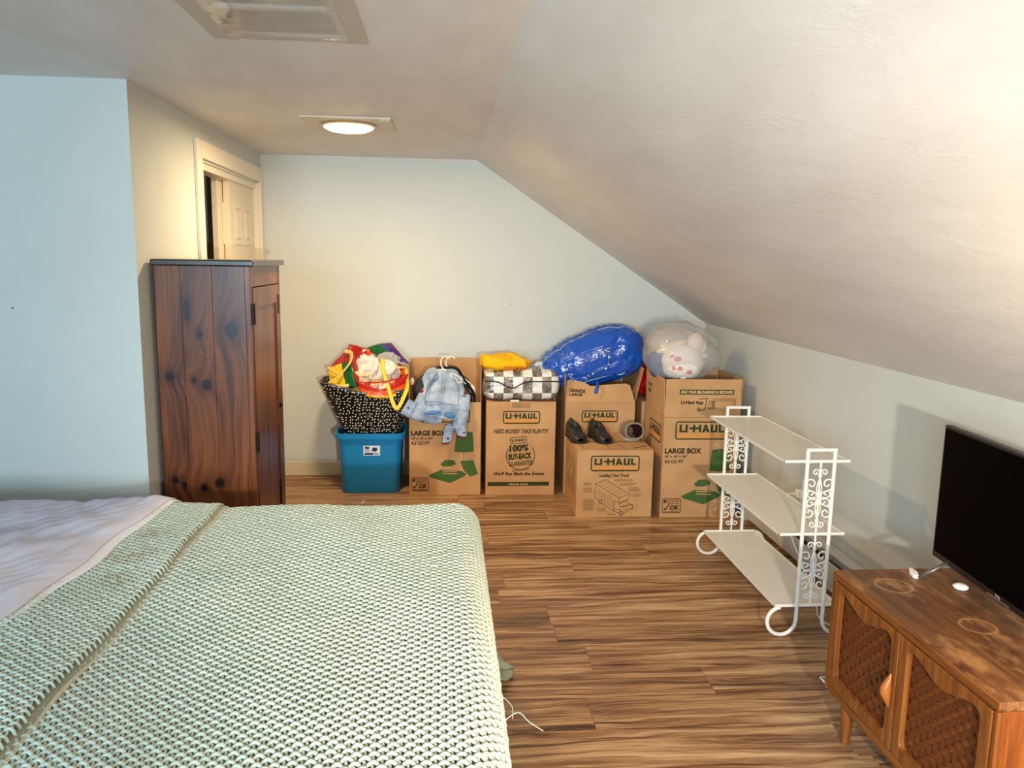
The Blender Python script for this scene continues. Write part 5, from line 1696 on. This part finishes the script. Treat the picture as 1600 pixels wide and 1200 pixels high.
# dark coat on a hanger inside the same box
m_coat = mat('charcoal_coat', (66, 68, 72), .9, .15, bump=.4, bscale=30)
m_black = mat('black_trim', (18, 18, 20), .7, .2)
co = thing('dark_coat', 'charcoal coat on a hanger standing inside the open box behind the denim jacket', 'coat', (.02, 5.2, .01))
ct = cloth_loft([(at(690, 573, 5.19), .03, .03, X1, (0, 1, 0)), (at(692, 578, 5.19), .09, .05, X1, (0, 1, 0)), (at(692, 592, 5.19), .165, .065, X1, (0, 1, 0)), (at(692, 608, 5.19), .195, .075, X1, (0, 1, 0)), ((.008, 5.19, .40), .18, .08, X1, (0, 1, 0)), ((.008, 5.19, .012), .17, .08, X1, (0, 1, 0))], 40, 40, 4, .008)
ct.build('coat_body', m_coat, co, smooth=True, solid=.003)
MB().tube(sm([at(668, 590, 5.11), at(676, 579, 5.11), at(690, 576, 5.11), at(706, 574, 5.11), at(716, 578, 5.10), at(724, 592, 5.10), at(735, 606, 5.10), at(741, 618, 5.10), at(741, 632, 5.10)], 6), .014, 8, flat=.7).build('coat_edge', m_black, co, smooth=True)
MB().tube(sm([at(716, 596, 5.08), at(724, 607, 5.07), at(732, 618, 5.06), at(734, 634, 5.06)], 5), [(.018, .008)] * 16, 8).build('wooden_hanger_arm', mat('hanger_brown', (150, 84, 36), .5), co, smooth=True)
MB().blob(lambda d: at(738, 608, 5.12) + Vector((d.x * .024, d.y * .02, d.z * .030 - d.x * .012)), 16, 12).build('white_shoulder_pad', mat('padding_white', (236, 232, 226), .7), co, smooth=True)
MB().blob(lambda d: at(644, 596, 5.08) + Vector((d.x * .014, d.y * .012, d.z * .024)), 16, 12).build('pale_tag', mat('padding_pink', (236, 206, 186), .7), co, smooth=True)
m_hang = mat('hanger_white', (244, 240, 228), .4)
for du, dy, lab in ((0, 0.0, 'white wire hanger hook, left of the two, above the denim jacket'), (8, .02, 'white wire hanger hook, right of the two, above the denim jacket')):
    hk = MB().tube(sm([at(693 + du, 577, 5.09 + dy), at(689 + du, 570, 5.09 + dy), at(690 + du, 561, 5.09 + dy), at(695 + du, 557, 5.09 + dy), at(700 + du, 558, 5.09 + dy), at(703 + du, 561, 5.09 + dy)], 6), .0042, 8)
    a_, b_, c_ = at(693 + du, 577, 5.09 + dy), at(660 + du, 596, 5.08 + dy), at(728 + du, 600, 5.08 + dy)
    hk.tube(sm([c_, a_.lerp(c_, .5) + Vector((0, 0, .008)), a_, a_.lerp(b_, .5) + Vector((0, 0, .008)), b_], 5), .0040, 8)
    o = hk.build('clothes_hanger', m_hang, None, smooth=True)
    setp(o, lab, 'hanger', 'clothes hangers in the open box')
o = MB().tube(sm([at(703, 586, 5.00), at(712, 591, 4.99), at(716, 598, 4.99), at(721, 596, 4.99), at(718, 590, 4.99), at(708, 584, 5.0)], 5, True), .003, 7, closed=True).build('hanger_clip', m_hang, None, smooth=True)
setp(o, 'small white wire hanger loop resting on the jacket shoulder', 'clip')

# ------------------------------------------------------------------ shoes on the small box
def shoe(name, label, L, cols, loc, rz, tip=0.0, group='shoes on the small box'):
    up_m, sole_m, in_m = cols
    t = thing(name, label, 'shoe', (0, 0, 0), group)
    def wdt(y_):
        k = min(max(y_ / L, 0.0), 1.0)
        e = 1.0
        if k < .24: e = math.sqrt(max(0.0, 1 - (1 - k / .24) ** 2)) * .94 + .06
        if k > .84: e = math.sqrt(max(0.0, 1 - ((k - .84) / .16) ** 2)) * .92 + .08
        return (.052 - .012 * k - .005 * math.sin(math.pi * min(1, max(0, (k - .3) / .5)))) * e
    def hgt(y_):
        k = y_ / L
        return (.036 + .060 / (1 + math.exp(-(k - .40) * 13))) * (.75 + .25 * min(1, k / .12))
    n_ = 24
    O = [( wdt(L * i / n_), L * i / n_) for i in range(n_ + 1)]
    outl = [(a + .003, b) for a, b in O] + [(-a - .003, b) for a, b in O[::-1]]
    MB().prism(outl, lambda a, b, d: (a, b, d), 0, .014).build('sole', sole_m, t, bevel=.003)
    def f(s_, tt):
        y_ = L * (.012 + .976 * tt)
        th = math.pi * s_
        w_, h_ = wdt(y_), hgt(y_)
        k = y_ / L
        if tt < .03: h_ *= .8
        x_ = w_ * sgp(math.cos(th), .75)
        z_ = .012 + h_ * sgp(math.sin(th), .6)
        if k > .42 and k < .97:
            c_ = math.exp(-(x_ / (w_ * .62)) ** 4) * min(1, (k - .42) / .10) * min(1, (.97 - k) / .06)
            z_ -= c_ * (h_ - .022)
        z_ += .0025 * nz((x_, y_, z_), 40, L * 10) 
        return (x_, y_, z_)
    mi = lambda s_, tt: 1 if (tt > .50 and tt < .95 and .30 < s_ < .70) else 0
    MB().grid(f, 28, 34, False, mi).build('upper', [up_m, in_m], t, smooth=True)
    bxm = MB()
    for i in range(4):
        y_ = L * (.34 + .045 * i); h_ = hgt(y_) + .016
        bxm.tube(sm([(-.022, y_ - .004, h_ - .006), (0, y_ + .003, h_ + .002), (.022, y_ - .004, h_ - .006)], 4), .0022, 6)
    bxm.tube(sm([(0, L * .48, hgt(L * .48) + .016), (.028, L * .44, hgt(L * .46) + .006), (.050, L * .42, .06), (.056, L * .40, .03)], 5), .0018, 6)
    bxm.tube(sm([(0, L * .48, hgt(L * .48) + .016), (-.026, L * .45, hgt(L * .46) + .008), (-.050, L * .44, .055)], 5), .0018, 6)
    bxm.build('laces', mat('lace_dark', (36, 32, 28), .8), t, smooth=True)
    MB().grid(lambda s_, tt: ((s_ - .5) * .040, L * (.40 + .10 * tt), hgt(L * (.40 + .10 * tt)) + .010 + .016 * tt - .02 * (2 * s_ - 1) ** 2), 8, 6).build('tongue', up_m, t, smooth=True, solid=.004)
    t.location = loc
    t.rotation_euler = (tip, 0, math.radians(rz))
    return t
m_lea = mat('worn_black_leather', (44, 40, 32), .42, .45, bump=.25, bscale=60)
m_sol = mat('shoe_sole', (26, 24, 20), .7)
m_sin = mat('shoe_inside', (30, 27, 26), .9)
m_gry = mat('grey_suede', (150, 134, 118), .85, .2, bump=.3, bscale=90)
m_mar = mat('maroon_shoe_inside', (70, 16, 24), .9)
LZ = MHt + TH + .0012
shoe('leather_shoe', 'left one of the pair of worn black leather shoes on the small box', .27, (m_lea, m_sol, m_sin), (.832, 4.665, LZ), 5)
shoe('leather_shoe', 'right one of the pair of worn black leather shoes, lace hanging loose', .27, (m_lea, m_sol, m_sin), (.992, 4.655, LZ), 10)

s3 = thing('suede_shoe', 'grey suede slip-on shoe with maroon lining lying beside the black shoes', 'shoe', (1.165, 4.80, LZ), 'shoes on the small box')
ax_ = Vector((-.10, 1, -.16)).normalized(); sx_ = Vector((1, .10, 0)).normalized(); uz_ = sx_.cross(ax_)
cM = Vector((1.180, 4.745, LZ + .062))
def cup(r0, tmax, shrink):
    def f(s_, t):
        k = t * tmax
        rr_ = r0 * (1 - shrink * k ** 2.2)
        th = 2 * math.pi * s_
        p_ = cM + ax_ * (.20 * k) + sx_ * (rr_ * 1.12 * sgp(math.cos(th), .85)) + uz_ * (rr_ * .95 * sgp(math.sin(th), .85) - .012 * k * k)
        p_.z = max(p_.z, LZ + .010)
        return p_
    return f
MB().grid(cup(.056, 1.0, .62), 32, 18, True).build('upper', m_gry, s3, smooth=True)
MB().grid(cup(.047, .75, .45), 32, 14, True).build('lining', m_mar, s3, smooth=True)
MB().tube([cup(.0515, 1, .5)(i / 32, 0.0) for i in range(32)], .0065, 8, closed=True).build('collar', m_gry, s3, smooth=True)
MB().prism([(a, b) for a, b in rrect(-.048, .048, 0, .19, .04)], lambda a, b, d: cM + sx_ * a + Vector((ax_.x, ax_.y, 0)) * b - Vector((0, 0, cM.z - LZ - d)), 0, .012).build('sole', mat('pale_sole', (196, 184, 168), .7), s3, bevel=.002)
